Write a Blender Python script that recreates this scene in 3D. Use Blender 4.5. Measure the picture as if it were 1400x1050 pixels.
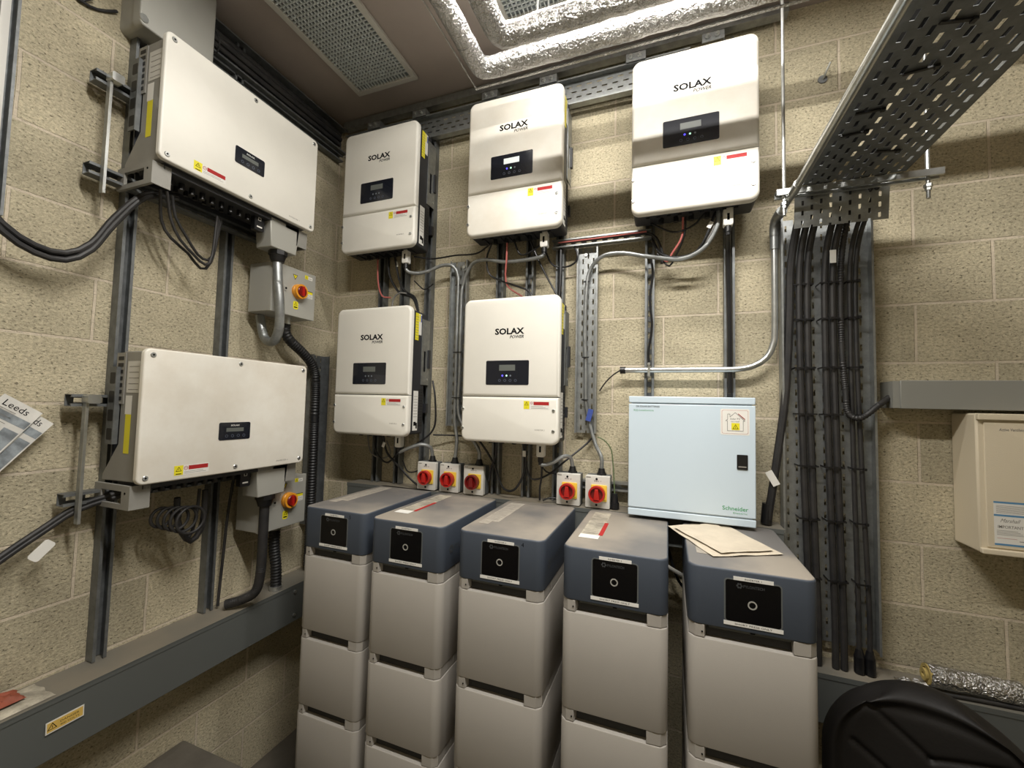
import bpy, bmesh, math, random
from mathutils import Vector, Matrix, noise
random.seed(7)
S = bpy.context.scene
for o in list(bpy.data.objects): bpy.data.objects.remove(o)
COL = S.collection
PI = math.pi

# ------------------------------------------------------------------ camera, light, exposure
CAM = Vector((1.9332, -2.0015, 1.8273))
yaw, pitch, roll = 0.359854, 0.051069, 0.023391
fw = Vector((-math.sin(yaw)*math.cos(pitch), math.cos(yaw)*math.cos(pitch), math.sin(pitch)))
rt = Vector((math.cos(yaw), math.sin(yaw), 0)); up = rt.cross(fw)
rt, up = rt*math.cos(roll)+up*math.sin(roll), -rt*math.sin(roll)+up*math.cos(roll)
cd = bpy.data.cameras.new('camera'); cam = bpy.data.objects.new('camera', cd); COL.objects.link(cam)
cd.sensor_width = 36; cd.lens = 568.15*36/1400; cd.clip_start = .02
cam.matrix_world = Matrix(((rt.x, up.x, -fw.x, CAM.x), (rt.y, up.y, -fw.y, CAM.y), (rt.z, up.z, -fw.z, CAM.z), (0, 0, 0, 1)))
S.camera = cam
S.view_settings.view_transform = 'Standard'; S.view_settings.look = 'None'
S.view_settings.exposure = 0.15; S.view_settings.gamma = 1
w = bpy.data.worlds.new('world'); S.world = w; w.use_nodes = True
w.node_tree.nodes['Background'].inputs[0].default_value = (.02, .02, .02, 1)

def area(name, loc, sx, sy, power, col):
    l = bpy.data.lights.new(name, 'AREA'); l.shape = 'RECTANGLE'; l.size = sx; l.size_y = sy
    l.energy = power; l.color = col
    o = bpy.data.objects.new(name, l); COL.objects.link(o); o.location = loc
    return o
LCOL = (1, .968, .91)
lampA = area('lamp_glow', (1.84, -.66, 3.515), 1.18, .05, 17.5, LCOL)
lampB = area('lamp_glow', (1.9, -1.62, 3.515), 1.5, .10, 84, LCOL)

# ------------------------------------------------------------------ materials
def lin(c):
    c = c/255.
    return c/12.92 if c <= .04045 else ((c+.055)/1.055)**2.4
def rgb(*c): return (lin(c[0]), lin(c[1]), lin(c[2]), 1)
MATS = {}
def mat(name, col, rough=.5, metal=0, mottle=0, mscale=8, bump=0, bscale=60, emit=0, col2=None, stretch=(1, 1, 1), spec=.5, coat=0):
    if name in MATS: return MATS[name]
    m = bpy.data.materials.new(name); m.use_nodes = True; nt = m.node_tree; b = nt.nodes['Principled BSDF']
    b.inputs['Base Color'].default_value = rgb(*col); b.inputs['Roughness'].default_value = rough
    b.inputs['Metallic'].default_value = metal; b.inputs['Specular IOR Level'].default_value = spec
    b.inputs['Coat Weight'].default_value = coat
    if mottle or bump:
        tc = nt.nodes.new('ShaderNodeTexCoord'); mp = nt.nodes.new('ShaderNodeMapping')
        mp.inputs['Scale'].default_value = stretch; nt.links.new(tc.outputs['Object'], mp.inputs[0])
    if mottle:
        n = nt.nodes.new('ShaderNodeTexNoise'); n.inputs['Scale'].default_value = mscale; n.inputs['Detail'].default_value = 6
        n.inputs['Roughness'].default_value = .65
        nt.links.new(mp.outputs[0], n.inputs['Vector'])
        r = nt.nodes.new('ShaderNodeValToRGB'); r.color_ramp.elements[0].position = .38; r.color_ramp.elements[1].position = .66
        c = rgb(*col); d = rgb(*col2) if col2 else tuple([x*(1-mottle) for x in c[:3]]+[1])
        r.color_ramp.elements[0].color = d; r.color_ramp.elements[1].color = c
        nt.links.new(n.outputs[0], r.inputs[0]); nt.links.new(r.outputs[0], b.inputs['Base Color'])
    if bump:
        n2 = nt.nodes.new('ShaderNodeTexNoise'); n2.inputs['Scale'].default_value = bscale; n2.inputs['Detail'].default_value = 3
        nt.links.new(mp.outputs[0], n2.inputs['Vector'])
        bp = nt.nodes.new('ShaderNodeBump'); bp.inputs['Strength'].default_value = bump; bp.inputs['Distance'].default_value = .002
        nt.links.new(n2.outputs[0], bp.inputs['Height']); nt.links.new(bp.outputs[0], b.inputs['Normal'])
    if emit:
        b.inputs['Emission Color'].default_value = rgb(*col); b.inputs['Emission Strength'].default_value = emit
    MATS[name] = m
    return m

WHITE = mat('white_powder_coat', (228, 225, 216), .42, mottle=.05, mscale=3)
WHITE2 = mat('white_powder_coat_smudged', (228, 225, 216), .45, mottle=.12, mscale=4, col2=(216, 210, 198))
BODY = mat('charcoal_casing', (42, 43, 47), .5)
BODYG = mat('grey_aluminium_casing', (150, 148, 142), .5, .2, mottle=.1)
FIN = mat('dark_heatsink', (70, 72, 76), .45, .5)
GALV = mat('galvanised_steel', (165, 168, 168), .42, .75, mottle=.25, mscale=30, bump=.1)
GALVD = mat('dull_galvanised_steel', (128, 131, 132), .5, .6, mottle=.3, mscale=24)
GALVB = mat('bright_zinc', (200, 202, 200), .3, .85, mottle=.15, mscale=40)
GLASS = mat('display_glass', (24, 27, 36), .22, spec=.4, coat=.3)
BLKGL = mat('black_glass', (5, 5, 8), .25, spec=.3)
LCD = mat('lcd_grey', (96, 100, 96), .4)
LCDW = mat('lcd_lit', (215, 222, 220), .4, emit=.25)
LEDB = mat('led_blue', (90, 80, 255), .4, emit=1.6)
LEDG = mat('led_green', (190, 240, 210), .4, emit=.9)
LEDO = mat('led_off', (110, 116, 122), .4)
BTN = mat('button_grey', (70, 76, 88), .4)
BLK = mat('black_rubber', (24, 24, 26), .5, mottle=.2, mscale=12)
BLKP = mat('black_plastic', (20, 20, 22), .38)
CABLE = mat('black_cable_dusty', (31, 31, 33), .55, mottle=.3, mscale=14, col2=(48, 46, 45))
RED = mat('red_knob', (172, 30, 24), .35)
REDD = mat('dark_red_knob', (112, 18, 18), .35)
YEL = mat('yellow_plate', (232, 196, 70), .45)
ORG = mat('orange_ring', (226, 150, 40), .4)
YST = mat('yellow_sticker', (226, 214, 40), .45)
YOL = mat('faded_yellow_sticker', (216, 180, 92), .6)
RST = mat('red_sticker', (166, 44, 44), .5, spec=.2)
WST = mat('white_sticker', (226, 224, 218), .45)
INK = mat('black_ink', (16, 16, 18), .7, spec=.1)
INKG = mat('grey_ink', (128, 124, 118), .6)
DIMINK = mat('dim_grey_print', (62, 64, 66), .5)
GREEN = mat('green_ink', (58, 150, 92), .6)
PINK = mat('pink_cable', (196, 110, 104), .5)
GYCAB = mat('grey_cable', (120, 118, 114), .5)
GRNC = mat('green_cable', (90, 104, 70), .6)
BLUET = mat('blue_tag', (58, 78, 150), .5)
NAVY = mat('navy_cap', (62, 69, 80), .5, bump=.15, bscale=400)
SILV = mat('silver_grey_paint', (172, 167, 160), .42, .12, bump=.12, bscale=500)
RECESS = mat('dark_recess', (34, 33, 31), .6)
TRUNKP = mat('grey_plastic', (92, 95, 94), .5)
TRUNKR = mat('light_grey_trunking', (142, 142, 136), .5, .1)
IP = mat('isolator_grey_plastic', (205, 203, 196), .45)
IPD = mat('isolator_side_grey', (90, 93, 94), .5)
ENC = mat('steel_enclosure_grey', (168, 167, 160), .45, .15)
CAB = mat('cabinet_blue_white', (198, 213, 224), .38)
HEAT = mat('heater_cream', (214, 202, 178), .5, bump=.3, bscale=300)
CEIL = mat('ceiling_board', (176, 165, 158), .8, mottle=.12, mscale=1.5)
VENT = mat('vent_frame', (200, 198, 192), .45)
EGG = mat('vent_grid', (214, 220, 222), .4)
VENTB = mat('vent_backing', (122, 130, 135), .6)
PAPER = mat('kraft_paper', (204, 192, 172), .8, mottle=.15, mscale=12, bump=.3, bscale=20)
LEAF = mat('leaflet_paper', (222, 220, 214), .6, mottle=.25, mscale=9)
LEAFG = mat('leaflet_picture', (150, 158, 164), .6, mottle=.5, mscale=30)
DUSTL = mat('dusty_label', (168, 160, 148), .7, mottle=.25, mscale=60)
LEATH = mat('black_leather', (26, 24, 23), .58, bump=.25, bscale=120, spec=.3)
LEATHD = mat('black_leather_seam', (7, 7, 7), .6)
TUBE = mat('lamp_diffuser', (255, 244, 225), .5, emit=6)
LAMPW = mat('lamp_housing', (225, 224, 220), .5)
LBLUE = mat('label_blue', (86, 138, 178), .5)
ROLLY = mat('mineral_wool', (186, 164, 96), .9, mottle=.3, mscale=50)
RUST = mat('rust_red_wrapper', (150, 78, 56), .7, mottle=.3, mscale=20)
MATTP = mat('crumpled_wrapper', (190, 182, 164), .6, mottle=.5, mscale=25, bump=.6, bscale=25)
FLOORM = mat('dusty_concrete', (96, 90, 80), .9, mottle=.3, mscale=5)

def foil():
    m = bpy.data.materials.new('crinkled_foil'); m.use_nodes = True; nt = m.node_tree; b = nt.nodes['Principled BSDF']
    b.inputs['Base Color'].default_value = rgb(188, 187, 185); b.inputs['Metallic'].default_value = .95; b.inputs['Roughness'].default_value = .27
    tc = nt.nodes.new('ShaderNodeTexCoord'); v = nt.nodes.new('ShaderNodeTexVoronoi'); v.inputs['Scale'].default_value = 42
    n = nt.nodes.new('ShaderNodeTexNoise'); n.inputs['Scale'].default_value = 30; n.inputs['Detail'].default_value = 5
    nt.links.new(tc.outputs['Object'], n.inputs['Vector'])
    mx = nt.nodes.new('ShaderNodeMixRGB'); mx.inputs[0].default_value = .12
    nt.links.new(tc.outputs['Object'], mx.inputs[1]); nt.links.new(n.outputs['Color'], mx.inputs[2]); nt.links.new(mx.outputs[0], v.inputs['Vector'])
    ad = nt.nodes.new('ShaderNodeMath'); ad.operation = 'ADD'
    nt.links.new(v.outputs['Distance'], ad.inputs[0]); nt.links.new(n.outputs[0], ad.inputs[1])
    bp = nt.nodes.new('ShaderNodeBump'); bp.inputs['Strength'].default_value = .9; bp.inputs['Distance'].default_value = .009
    nt.links.new(ad.outputs[0], bp.inputs['Height']); nt.links.new(bp.outputs[0], b.inputs['Normal'])
    return m
FOIL = foil()

def block_mat(name, ax, off):
    """fair-faced concrete block, 440 x 215 in 10 mm mortar, half bond"""
    m = bpy.data.materials.new(name); m.use_nodes = True; nt = m.node_tree; N = nt.nodes; L = nt.links
    b = N['Principled BSDF']; b.inputs['Roughness'].default_value = .95; b.inputs['Specular IOR Level'].default_value = .1
    tc = N.new('ShaderNodeTexCoord'); sp = N.new('ShaderNodeSeparateXYZ'); L.new(tc.outputs['Object'], sp.inputs[0])
    ad = N.new('ShaderNodeMath'); ad.operation = 'ADD'; ad.inputs[1].default_value = off; L.new(sp.outputs[ax], ad.inputs[0])
    cb = N.new('ShaderNodeCombineXYZ'); L.new(ad.outputs[0], cb.inputs[0]); L.new(sp.outputs['Z'], cb.inputs[1])
    # slight waviness of the joints
    nw = N.new('ShaderNodeTexNoise'); nw.inputs['Scale'].default_value = 9; L.new(cb.outputs[0], nw.inputs['Vector'])
    vm = N.new('ShaderNodeVectorMath'); vm.operation = 'SCALE'; vm.inputs['Scale'].default_value = .004
    L.new(nw.outputs['Color'], vm.inputs[0]); va = N.new('ShaderNodeVectorMath'); L.new(cb.outputs[0], va.inputs[0]); L.new(vm.outputs[0], va.inputs[1])
    br = N.new('ShaderNodeTexBrick'); br.inputs['Scale'].default_value = 1; br.inputs['Brick Width'].default_value = .45
    br.inputs['Row Height'].default_value = .225; br.inputs['Mortar Size'].default_value = .0052; br.inputs['Mortar Smooth'].default_value = .25
    br.inputs['Color1'].default_value = rgb(208, 197, 169); br.inputs['Color2'].default_value = rgb(186, 177, 152)
    br.inputs['Mortar'].default_value = rgb(212, 199, 178); L.new(va.outputs[0], br.inputs['Vector'])
    # coarse tone, fine grain and pores
    n1 = N.new('ShaderNodeTexNoise'); n1.inputs['Scale'].default_value = 5; n1.inputs['Detail'].default_value = 4; L.new(cb.outputs[0], n1.inputs['Vector'])
    mp = N.new('ShaderNodeMapping'); mp.inputs['Scale'].default_value = (1, 1.35, 1); L.new(cb.outputs[0], mp.inputs[0])
    n2 = N.new('ShaderNodeTexNoise'); n2.inputs['Scale'].default_value = 95; n2.inputs['Detail'].default_value = 5; n2.inputs['Roughness'].default_value = .75
    L.new(mp.outputs[0], n2.inputs['Vector'])
    r1 = N.new('ShaderNodeMapRange'); r1.inputs[1].default_value = .3; r1.inputs[2].default_value = .7; r1.inputs[3].default_value = .86; r1.inputs[4].default_value = 1.1
    L.new(n1.outputs[0], r1.inputs[0])
    r2 = N.new('ShaderNodeMapRange'); r2.inputs[1].default_value = .33; r2.inputs[2].default_value = .6; r2.inputs[3].default_value = .62; r2.inputs[4].default_value = 1.08
    L.new(n2.outputs[0], r2.inputs[0])
    vo = N.new('ShaderNodeTexNoise'); vo.inputs['Scale'].default_value = 105; vo.inputs['Detail'].default_value = 3; L.new(mp.outputs[0], vo.inputs['Vector'])
    r3 = N.new('ShaderNodeMapRange'); r3.inputs[1].default_value = .32; r3.inputs[2].default_value = .40; r3.inputs[3].default_value = .45; r3.inputs[4].default_value = 1
    L.new(vo.outputs[0], r3.inputs[0])
    m1 = N.new('ShaderNodeMath'); m1.operation = 'MULTIPLY'; L.new(r2.outputs[0], m1.inputs[0]); L.new(r3.outputs[0], m1.inputs[1])
    inv = N.new('ShaderNodeMapRange'); inv.inputs[3].default_value = 1; inv.inputs[4].default_value = .25; L.new(br.outputs['Fac'], inv.inputs[0])
    mixg = N.new('ShaderNodeMix'); mixg.data_type = 'FLOAT'; L.new(inv.outputs[0], mixg.inputs[0]); mixg.inputs[2].default_value = 1; L.new(m1.outputs[0], mixg.inputs[3])
    m2 = N.new('ShaderNodeMath'); m2.operation = 'MULTIPLY'; L.new(mixg.outputs[0], m2.inputs[0]); L.new(r1.outputs[0], m2.inputs[1])
    mc = N.new('ShaderNodeVectorMath'); mc.operation = 'SCALE'; L.new(br.outputs['Color'], mc.inputs[0]); L.new(m2.outputs[0], mc.inputs['Scale'])
    L.new(mc.outputs[0], b.inputs['Base Color'])
    h = N.new('ShaderNodeMath'); h.operation = 'SUBTRACT'; L.new(m1.outputs[0], h.inputs[0])
    hm = N.new('ShaderNodeMath'); hm.operation = 'MULTIPLY'; hm.inputs[1].default_value = 1.3; L.new(br.outputs['Fac'], hm.inputs[0]); L.new(hm.outputs[0], h.inputs[1])
    bp = N.new('ShaderNodeBump'); bp.inputs['Strength'].default_value = .9; bp.inputs['Distance'].default_value = .003
    L.new(h.outputs[0], bp.inputs['Height']); L.new(bp.outputs[0], b.inputs['Normal'])
    return m
BLOCKB = block_mat('concrete_block_back', 'X', -.1146)
BLOCKL = block_mat('concrete_block_left', 'Y', 1.146)

def dusty_top(nm='navy_lid_dusty', c0=(62, 69, 80), c1=(146, 138, 127), lo=.42):
    """navy lid, brown dust lying on it in patches"""
    m = bpy.data.materials.new(nm); m.use_nodes = True; nt = m.node_tree; N = nt.nodes; L = nt.links
    b = N['Principled BSDF']; b.inputs['Roughness'].default_value = .55
    g = N.new('ShaderNodeNewGeometry'); sp = N.new('ShaderNodeSeparateXYZ'); L.new(g.outputs['Normal'], sp.inputs[0])
    tc = N.new('ShaderNodeTexCoord'); n = N.new('ShaderNodeTexNoise'); n.inputs['Scale'].default_value = 2.2; n.inputs['Detail'].default_value = 5
    oi = N.new('ShaderNodeObjectInfo'); va = N.new('ShaderNodeVectorMath'); L.new(tc.outputs['Object'], va.inputs[0]); L.new(oi.outputs['Location'], va.inputs[1])
    L.new(va.outputs[0], n.inputs['Vector'])
    r = N.new('ShaderNodeMapRange'); r.inputs[1].default_value = .42; r.inputs[2].default_value = .58; r.inputs[3].default_value = lo; L.new(n.outputs[0], r.inputs[0])
    up_ = N.new('ShaderNodeMapRange'); up_.inputs[1].default_value = .7; up_.inputs[2].default_value = .98; L.new(sp.outputs['Z'], up_.inputs[0])
    mu = N.new('ShaderNodeMath'); mu.operation = 'MULTIPLY'; L.new(r.outputs[0], mu.inputs[0]); L.new(up_.outputs[0], mu.inputs[1])
    mx = N.new('ShaderNodeMixRGB'); L.new(mu.outputs[0], mx.inputs[0]); mx.inputs[1].default_value = rgb(*c0); mx.inputs[2].default_value = rgb(*c1)
    L.new(mx.outputs[0], b.inputs['Base Color'])
    return m
LID = dusty_top()
TRUNK = dusty_top('grey_trunking_dusty', (90, 93, 91), (128, 120, 106), .5)

# ------------------------------------------------------------------ mesh building
class MB:
    def __init__(s): s.v = []; s.f = []; s.m = []; s.ms = []
    def mi(s, m):
        if m not in s.ms: s.ms.append(m)
        return s.ms.index(m)
    def add(s, vs, fs, m):
        k = len(s.v); s.v += [tuple(p) for p in vs]; i = s.mi(m)
        for f in fs: s.f.append(tuple(k+a for a in f)); s.m.append(i)
    def box(s, x0, x1, y0, y1, z0, z1, m, M=None):
        vs = [Vector((x, y, z)) for x in (x0, x1) for y in (y0, y1) for z in (z0, z1)]
        if M is not None: vs = [M @ p for p in vs]
        s.add(vs, [(0, 1, 3, 2), (4, 6, 7, 5), (0, 4, 5, 1), (2, 3, 7, 6), (0, 2, 6, 4), (1, 5, 7, 3)], m)
    def quad(s, a, b, c, d, m): s.add([a, b, c, d], [(0, 1, 2, 3)], m)
    def slab(s, pts, a0, a1, m, bev=0, axis='y', bev0=0, n=4, m2=None):
        """outline pts (2D, counter-clockwise) swept from a0 to a1 along axis, edge at a1 rounded by bev, at a0 by bev0"""
        def P(q, a): return {'y': (q[0], a, q[1]), 'z': (q[0], q[1], a), 'x': (a, q[0], q[1])}[axis]
        N_ = len(pts); nor = []
        for i in range(N_):
            p0, p1, p2 = Vector(pts[i-1]), Vector(pts[i]), Vector(pts[(i+1) % N_])
            e1 = (p1-p0).normalized(); e2 = (p2-p1).normalized()
            n1 = Vector((-e1.y, e1.x)); n2 = Vector((-e2.y, e2.x)); nn = n1+n2
            if nn.length < 1e-6: nn = n1
            nn.normalize(); nor.append(nn/max(.4, nn.dot(n1)))
        sg = 1 if a1 > a0 else -1
        rings = []
        if bev0:
            for k in range(n+1):
                t = PI/2*k/n; rings.append((bev0*(1-math.sin(t)), a0+sg*bev0*(1-math.cos(t))))
        else: rings.append((0, a0))
        if bev:
            for k in range(n+1):
                t = PI/2*k/n; rings.append((bev*(1-math.cos(t)), a1-sg*bev*(1-math.sin(t))))
        else: rings.append((0, a1))
        vs = []
        for ins, a in rings:
            for i in range(N_):
                q = Vector(pts[i])+nor[i]*ins; vs.append(P(q, a))
        fs = []
        for r in range(len(rings)-1):
            for i in range(N_):
                j = (i+1) % N_; fs.append((r*N_+i, r*N_+j, (r+1)*N_+j, (r+1)*N_+i))
        k0 = len(s.f)
        s.add(vs, fs+[tuple(range(N_))[::-1], tuple((len(rings)-1)*N_+i for i in range(N_))], m)
        if m2: s.m[-1] = s.mi(m2)
    def rr(s, x0, x1, z0, z1, r, a0, a1, m, bev=0, axis='y', **k): s.slab(rrect(x0, x1, z0, z1, r), a0, a1, m, bev, axis, **k)
    def tube(s, pts, r, m, seg=10, res=.03, smooth=True, ring=0, pitch=.01, cap=True, wob=0):
        P = [Vector(p) for p in pts]
        if smooth and len(P) > 2: P = spline(P, res if not ring else pitch/2.)
        elif ring:
            Q = [P[0]]
            for a, b in zip(P, P[1:]):
                k = max(1, int((b-a).length/(pitch/2))); Q += [a.lerp(b, (i+1)/k) for i in range(k)]
            P = Q
        t0 = (P[1]-P[0]).normalized(); nn = t0.orthogonal().normalized(); vs = []
        for i, p in enumerate(P):
            t = (P[min(i+1, len(P)-1)]-P[max(i-1, 0)]).normalized()
            nn = (nn-t*nn.dot(t)).normalized(); bb = t.cross(nn)
            rr_ = r*(1-(ring if i % 2 else 0))
            for k in range(seg):
                a = 2*PI*k/seg; q = p+(nn*math.cos(a)+bb*math.sin(a))*rr_
                if wob:
                    d = (nn*math.cos(a)+bb*math.sin(a)); q += d*wob*(noise.noise(q*14)+.7*noise.noise(q*33))
                vs.append(q)
        fs = []; n_ = len(P)
        for i in range(n_-1):
            for k in range(seg):
                j = (k+1) % seg; fs.append((i*seg+k, i*seg+j, (i+1)*seg+j, (i+1)*seg+k))
        if cap: fs += [tuple(range(seg))[::-1], tuple((n_-1)*seg+k for k in range(seg))]
        s.add(vs, fs, m)
    def cyl(s, p0, p1, r, m, seg=20, r1=None, bev=0):
        p0, p1 = Vector(p0), Vector(p1); t = (p1-p0).normalized(); nn = t.orthogonal().normalized(); bb = t.cross(nn)
        r1 = r if r1 is None else r1; L_ = (p1-p0).length
        rings = [(0, r), (L_-bev, r1)]+([(L_, r1-bev)] if bev else [])
        vs = [p0+t*h+(nn*math.cos(2*PI*k/seg)+bb*math.sin(2*PI*k/seg))*rad for h, rad in rings for k in range(seg)]
        fs = [(i*seg+k, i*seg+(k+1) % seg, (i+1)*seg+(k+1) % seg, (i+1)*seg+k) for i in range(len(rings)-1) for k in range(seg)]
        s.add(vs, fs+[tuple(range(seg))[::-1], tuple((len(rings)-1)*seg+k for k in range(seg))], m)
    def ring(s, c, ax, r0, r1, h, m, seg=28):
        c = Vector(c); t = Vector(ax).normalized(); nn = t.orthogonal().normalized(); bb = t.cross(nn); vs = []
        for rad, hh in ((r0, 0), (r1, 0), (r1, h), (r0, h)):
            for k in range(seg): a = 2*PI*k/seg; vs.append(c+t*hh+(nn*math.cos(a)+bb*math.sin(a))*rad)
        fs = [(i*seg+k, i*seg+(k+1) % seg, ((i+1) % 4)*seg+(k+1) % seg, ((i+1) % 4)*seg+k) for i in range(4) for k in range(seg)]
        s.add(vs, fs, m)
    def text(s, txt, x, z, y, h, m, width=None, bold=0, align='l', slant=0, M=None):
        """lettering on a plane facing local -y; h = capital height"""
        c = bpy.data.curves.new('t', 'FONT'); c.body = txt; c.size = 1; c.offset = bold; c.resolution_u = 2; c.shear = slant
        o = bpy.data.objects.new('t', c); me = bpy.data.meshes.new_from_object(o)
        bpy.data.objects.remove(o); bpy.data.curves.remove(c)
        xs = [v.co.x for v in me.vertices]
        if not xs: return
        sc = h/.69; x0, x1 = min(xs), max(xs); sx = width/(x1-x0) if width else sc
        sh = {'l': 0, 'c': -(x1-x0)*sx/2, 'r': -(x1-x0)*sx}[align]
        vs = [Vector((x+sh+(v.co.x-x0)*sx, y, z+v.co.y*sc)) for v in me.vertices]
        if M is not None: vs = [M @ p for p in vs]
        s.add(vs, [tuple(p.vertices) for p in me.polygons], m)
        bpy.data.meshes.remove(me)
    def tri(s, x, z, y, h, m1, m2, flip=False):
        """warning triangle with a black border, facing local -y"""
        g = -1 if flip else 1
        def T(k, dy, m): s.add([(x-h*.577*k, y+dy, z-g*h*.333*k), (x+h*.577*k, y+dy, z-g*h*.333*k), (x, y+dy, z+g*h*.667*k)], [(0, 1, 2)], m)
        T(1, 0, m2); T(.72, -.0002, m1); s.box(x-h*.04, x+h*.04, y-.0005, y-.0003, z-.12*h, z+.25*h, m2)
    def xf(s, M): s.v = [tuple(M @ Vector(p)) for p in s.v]; return s

def rrect(x0, x1, z0, z1, r, n=6):
    r = r if isinstance(r, (tuple, list)) else (r,)*4   # bl, br, tr, tl
    out = []
    for (cx, cz, a0, rr_) in ((x0, z0, PI, r[0]), (x1, z0, 1.5*PI, r[1]), (x1, z1, 0, r[2]), (x0, z1, .5*PI, r[3])):
        sx = 1 if cx == x0 else -1; sz = 1 if cz == z0 else -1
        if rr_ <= 0: out.append((cx, cz)); continue
        for k in range(n+1):
            a = a0+PI/2*k/n; out.append((cx+sx*rr_+rr_*math.cos(a), cz+sz*rr_+rr_*math.sin(a)))
    return out
def spline(P, res):
    out = []
    Q = [P[0]*2-P[1]]+P+[P[-1]*2-P[-2]]
    for i in range(1, len(Q)-2):
        p0, p1, p2, p3 = Q[i-1:i+3]; k = max(2, int((p2-p1).length/res))
        for j in range(k):
            t = j/k
            out.append(.5*((2*p1)+(p2-p0)*t+(2*p0-5*p1+4*p2-p3)*t*t+(3*p1-p0-3*p2+p3)*t**3))
    out.append(P[-1]); return out

def obj(name, mb, parent=None, bevel=0, loc=None, kind=None, angle=35):
    me = bpy.data.meshes.new(name); me.from_pydata(mb.v, [], mb.f)
    for m in mb.ms: me.materials.append(m)
    for p, i in zip(me.polygons, mb.m): p.material_index = i; p.use_smooth = True
    bm = bmesh.new(); bm.from_mesh(me); bmesh.ops.recalc_face_normals(bm, faces=bm.faces); bm.to_mesh(me); bm.free()
    me.set_sharp_from_angle(angle=math.radians(angle)); me.update()
    o = bpy.data.objects.new(name, me); COL.objects.link(o)
    if parent: o.parent = parent
    if loc: o.location = loc
    if bevel:
        b = o.modifiers.new('edge', 'BEVEL'); b.width = bevel; b.segments = 2; b.limit_method = 'ANGLE'; b.angle_limit = math.radians(50)
    if kind: o['kind'] = kind
    return o
def thing(name, label, cat, loc=(0, 0, 0), rz=0, group=None):
    o = bpy.data.objects.new(name, None); COL.objects.link(o); o.location = loc; o.rotation_euler = (0, 0, rz)
    o.empty_display_size = .05
    return tag(o, label, cat, group)
def tag(o, label, cat, group=None):
    o['label'] = label; o['category'] = cat
    if group: o['group'] = group
    return o
def B(*a, m): b = MB(); b.box(*a, m); return b

# ------------------------------------------------------------------ room
RX, RY, CZ = 4.6, -3.8, 3.55
obj('floor', B(-.1, RX+.1, RY-.1, .1, -.1, 0, m=FLOORM), kind='structure')
obj('ceiling', B(-.1, RX+.1, RY-.1, .1, CZ, CZ+.1, m=CEIL), kind='structure')
obj('wall_back', B(0, RX, 0, .1, 0, CZ, m=BLOCKB), kind='structure')
obj('wall_left', B(-.1, 0, RY, .1, 0, CZ, m=BLOCKL), kind='structure')
obj('wall_right', B(RX, RX+.1, RY, .1, 0, CZ, m=BLOCKL), kind='structure')
obj('wall_front', B(0, RX, RY-.1, RY, 0, CZ, m=BLOCKB), kind='structure')

# ------------------------------------------------------------------ lamps
def batten(x, y, L_, lamp, label):
    t = thing('ceiling_light', label, 'ceiling light', (x, y, CZ))
    b = MB(); b.rr(-.04, .04, -.014, 0, .004, -L_/2, L_/2, LAMPW, axis='x'); obj('housing', b, t)
    b = MB(); b.rr(-.027, .027, -.031, -.0145, .006, -L_/2+.01, L_/2-.01, TUBE, axis='x'); obj('diffuser', b, t)
    lamp.parent = t; lamp.location = (0, 0, -.034)
batten(1.84, -.66, 1.2, lampA, 'ceiling batten light above the two foil wrapped pipes')
batten(1.9, -1.62, 1.5, lampB, 'ceiling batten light above and behind the viewer')

# ------------------------------------------------------------------ ceiling vents
def vent(x0, x1, y0, y1, label):
    t = thing('ceiling_vent', label, 'ceiling vent', ((x0+x1)/2, (y0+y1)/2, CZ), group='grid faced ceiling vents')
    w_, l_ = (x1-x0)/2, (y1-y0)/2; fr = .028; zz = -.016
    b = MB()
    b.box(-w_, w_, -l_, -l_+fr, zz, 0, VENT); b.box(-w_, w_, l_-fr, l_, zz, 0, VENT)
    b.box(-w_, -w_+fr, -l_+fr, l_-fr, zz, 0, VENT); b.box(w_-fr, w_, -l_+fr, l_-fr, zz, 0, VENT)
    obj('frame', b, t, bevel=.002)
    obj('backing', B(-w_+fr, w_-fr, -l_+fr, l_-fr, -.002, 0, m=VENTB), t)
    b = MB(); p = .019; n = int((2*w_-2*fr)/p)
    for i in range(1, n): x = -w_+fr+i*p; b.box(x-.0022, x+.0022, -l_+fr, l_-fr, -.012, -.003, EGG)
    n = int((2*l_-2*fr)/p)
    for i in range(1, n): y = -l_+fr+i*p; b.box(-w_+fr, w_-fr, y-.0022, y+.0022, -.012, -.003, EGG)
    obj('grid', b, t)
vent(.305, .69, -1.5, -.213, 'long white framed grid vent in the ceiling over the corner inverter')
vent(1.235, 1.62, -.60, -.345, 'grid vent in the ceiling seen above the foil wrapped pipes')

# ------------------------------------------------------------------ foil wrapped pipes, hanger rods
def pipe(pts, r, label):
    b = MB(); b.tube(pts, r, FOIL, seg=22, res=.012, wob=.0035)
    o = obj('foil_wrapped_pipe', b, angle=60); tag(o, label, 'pipe', 'foil wrapped ceiling pipes'); return o
pipe([(1.172, -2.6, 3.265), (1.172, -.75, 3.265), (1.172, -.60, 3.265), (1.172, -.52, 3.265), (1.182, -.47, 3.265), (1.21, -.452, 3.265), (1.28, -.45, 3.265), (1.45, -.45, 3.265), (3.9, -.45, 3.265)], .041,
     'outer foil lagged pipe nearest the back wall, turning a corner above the inverters')
pipe([(1.372, -2.6, 3.115), (1.372, -1.0, 3.115), (1.372, -.87, 3.115), (1.372, -.79, 3.115), (1.382, -.74, 3.115), (1.41, -.722, 3.115), (1.48, -.72, 3.115), (1.65, -.72, 3.115), (3.9, -.72, 3.115)], .039,
     'inner foil lagged pipe, farther from the back wall')
b = MB(); b.box(1.128, 1.132, -2.6, -.41, 3.225, 3.229, FOIL); b.box(1.128, 3.9, -.412, -.402, 3.222, 3.226, FOIL)
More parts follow.
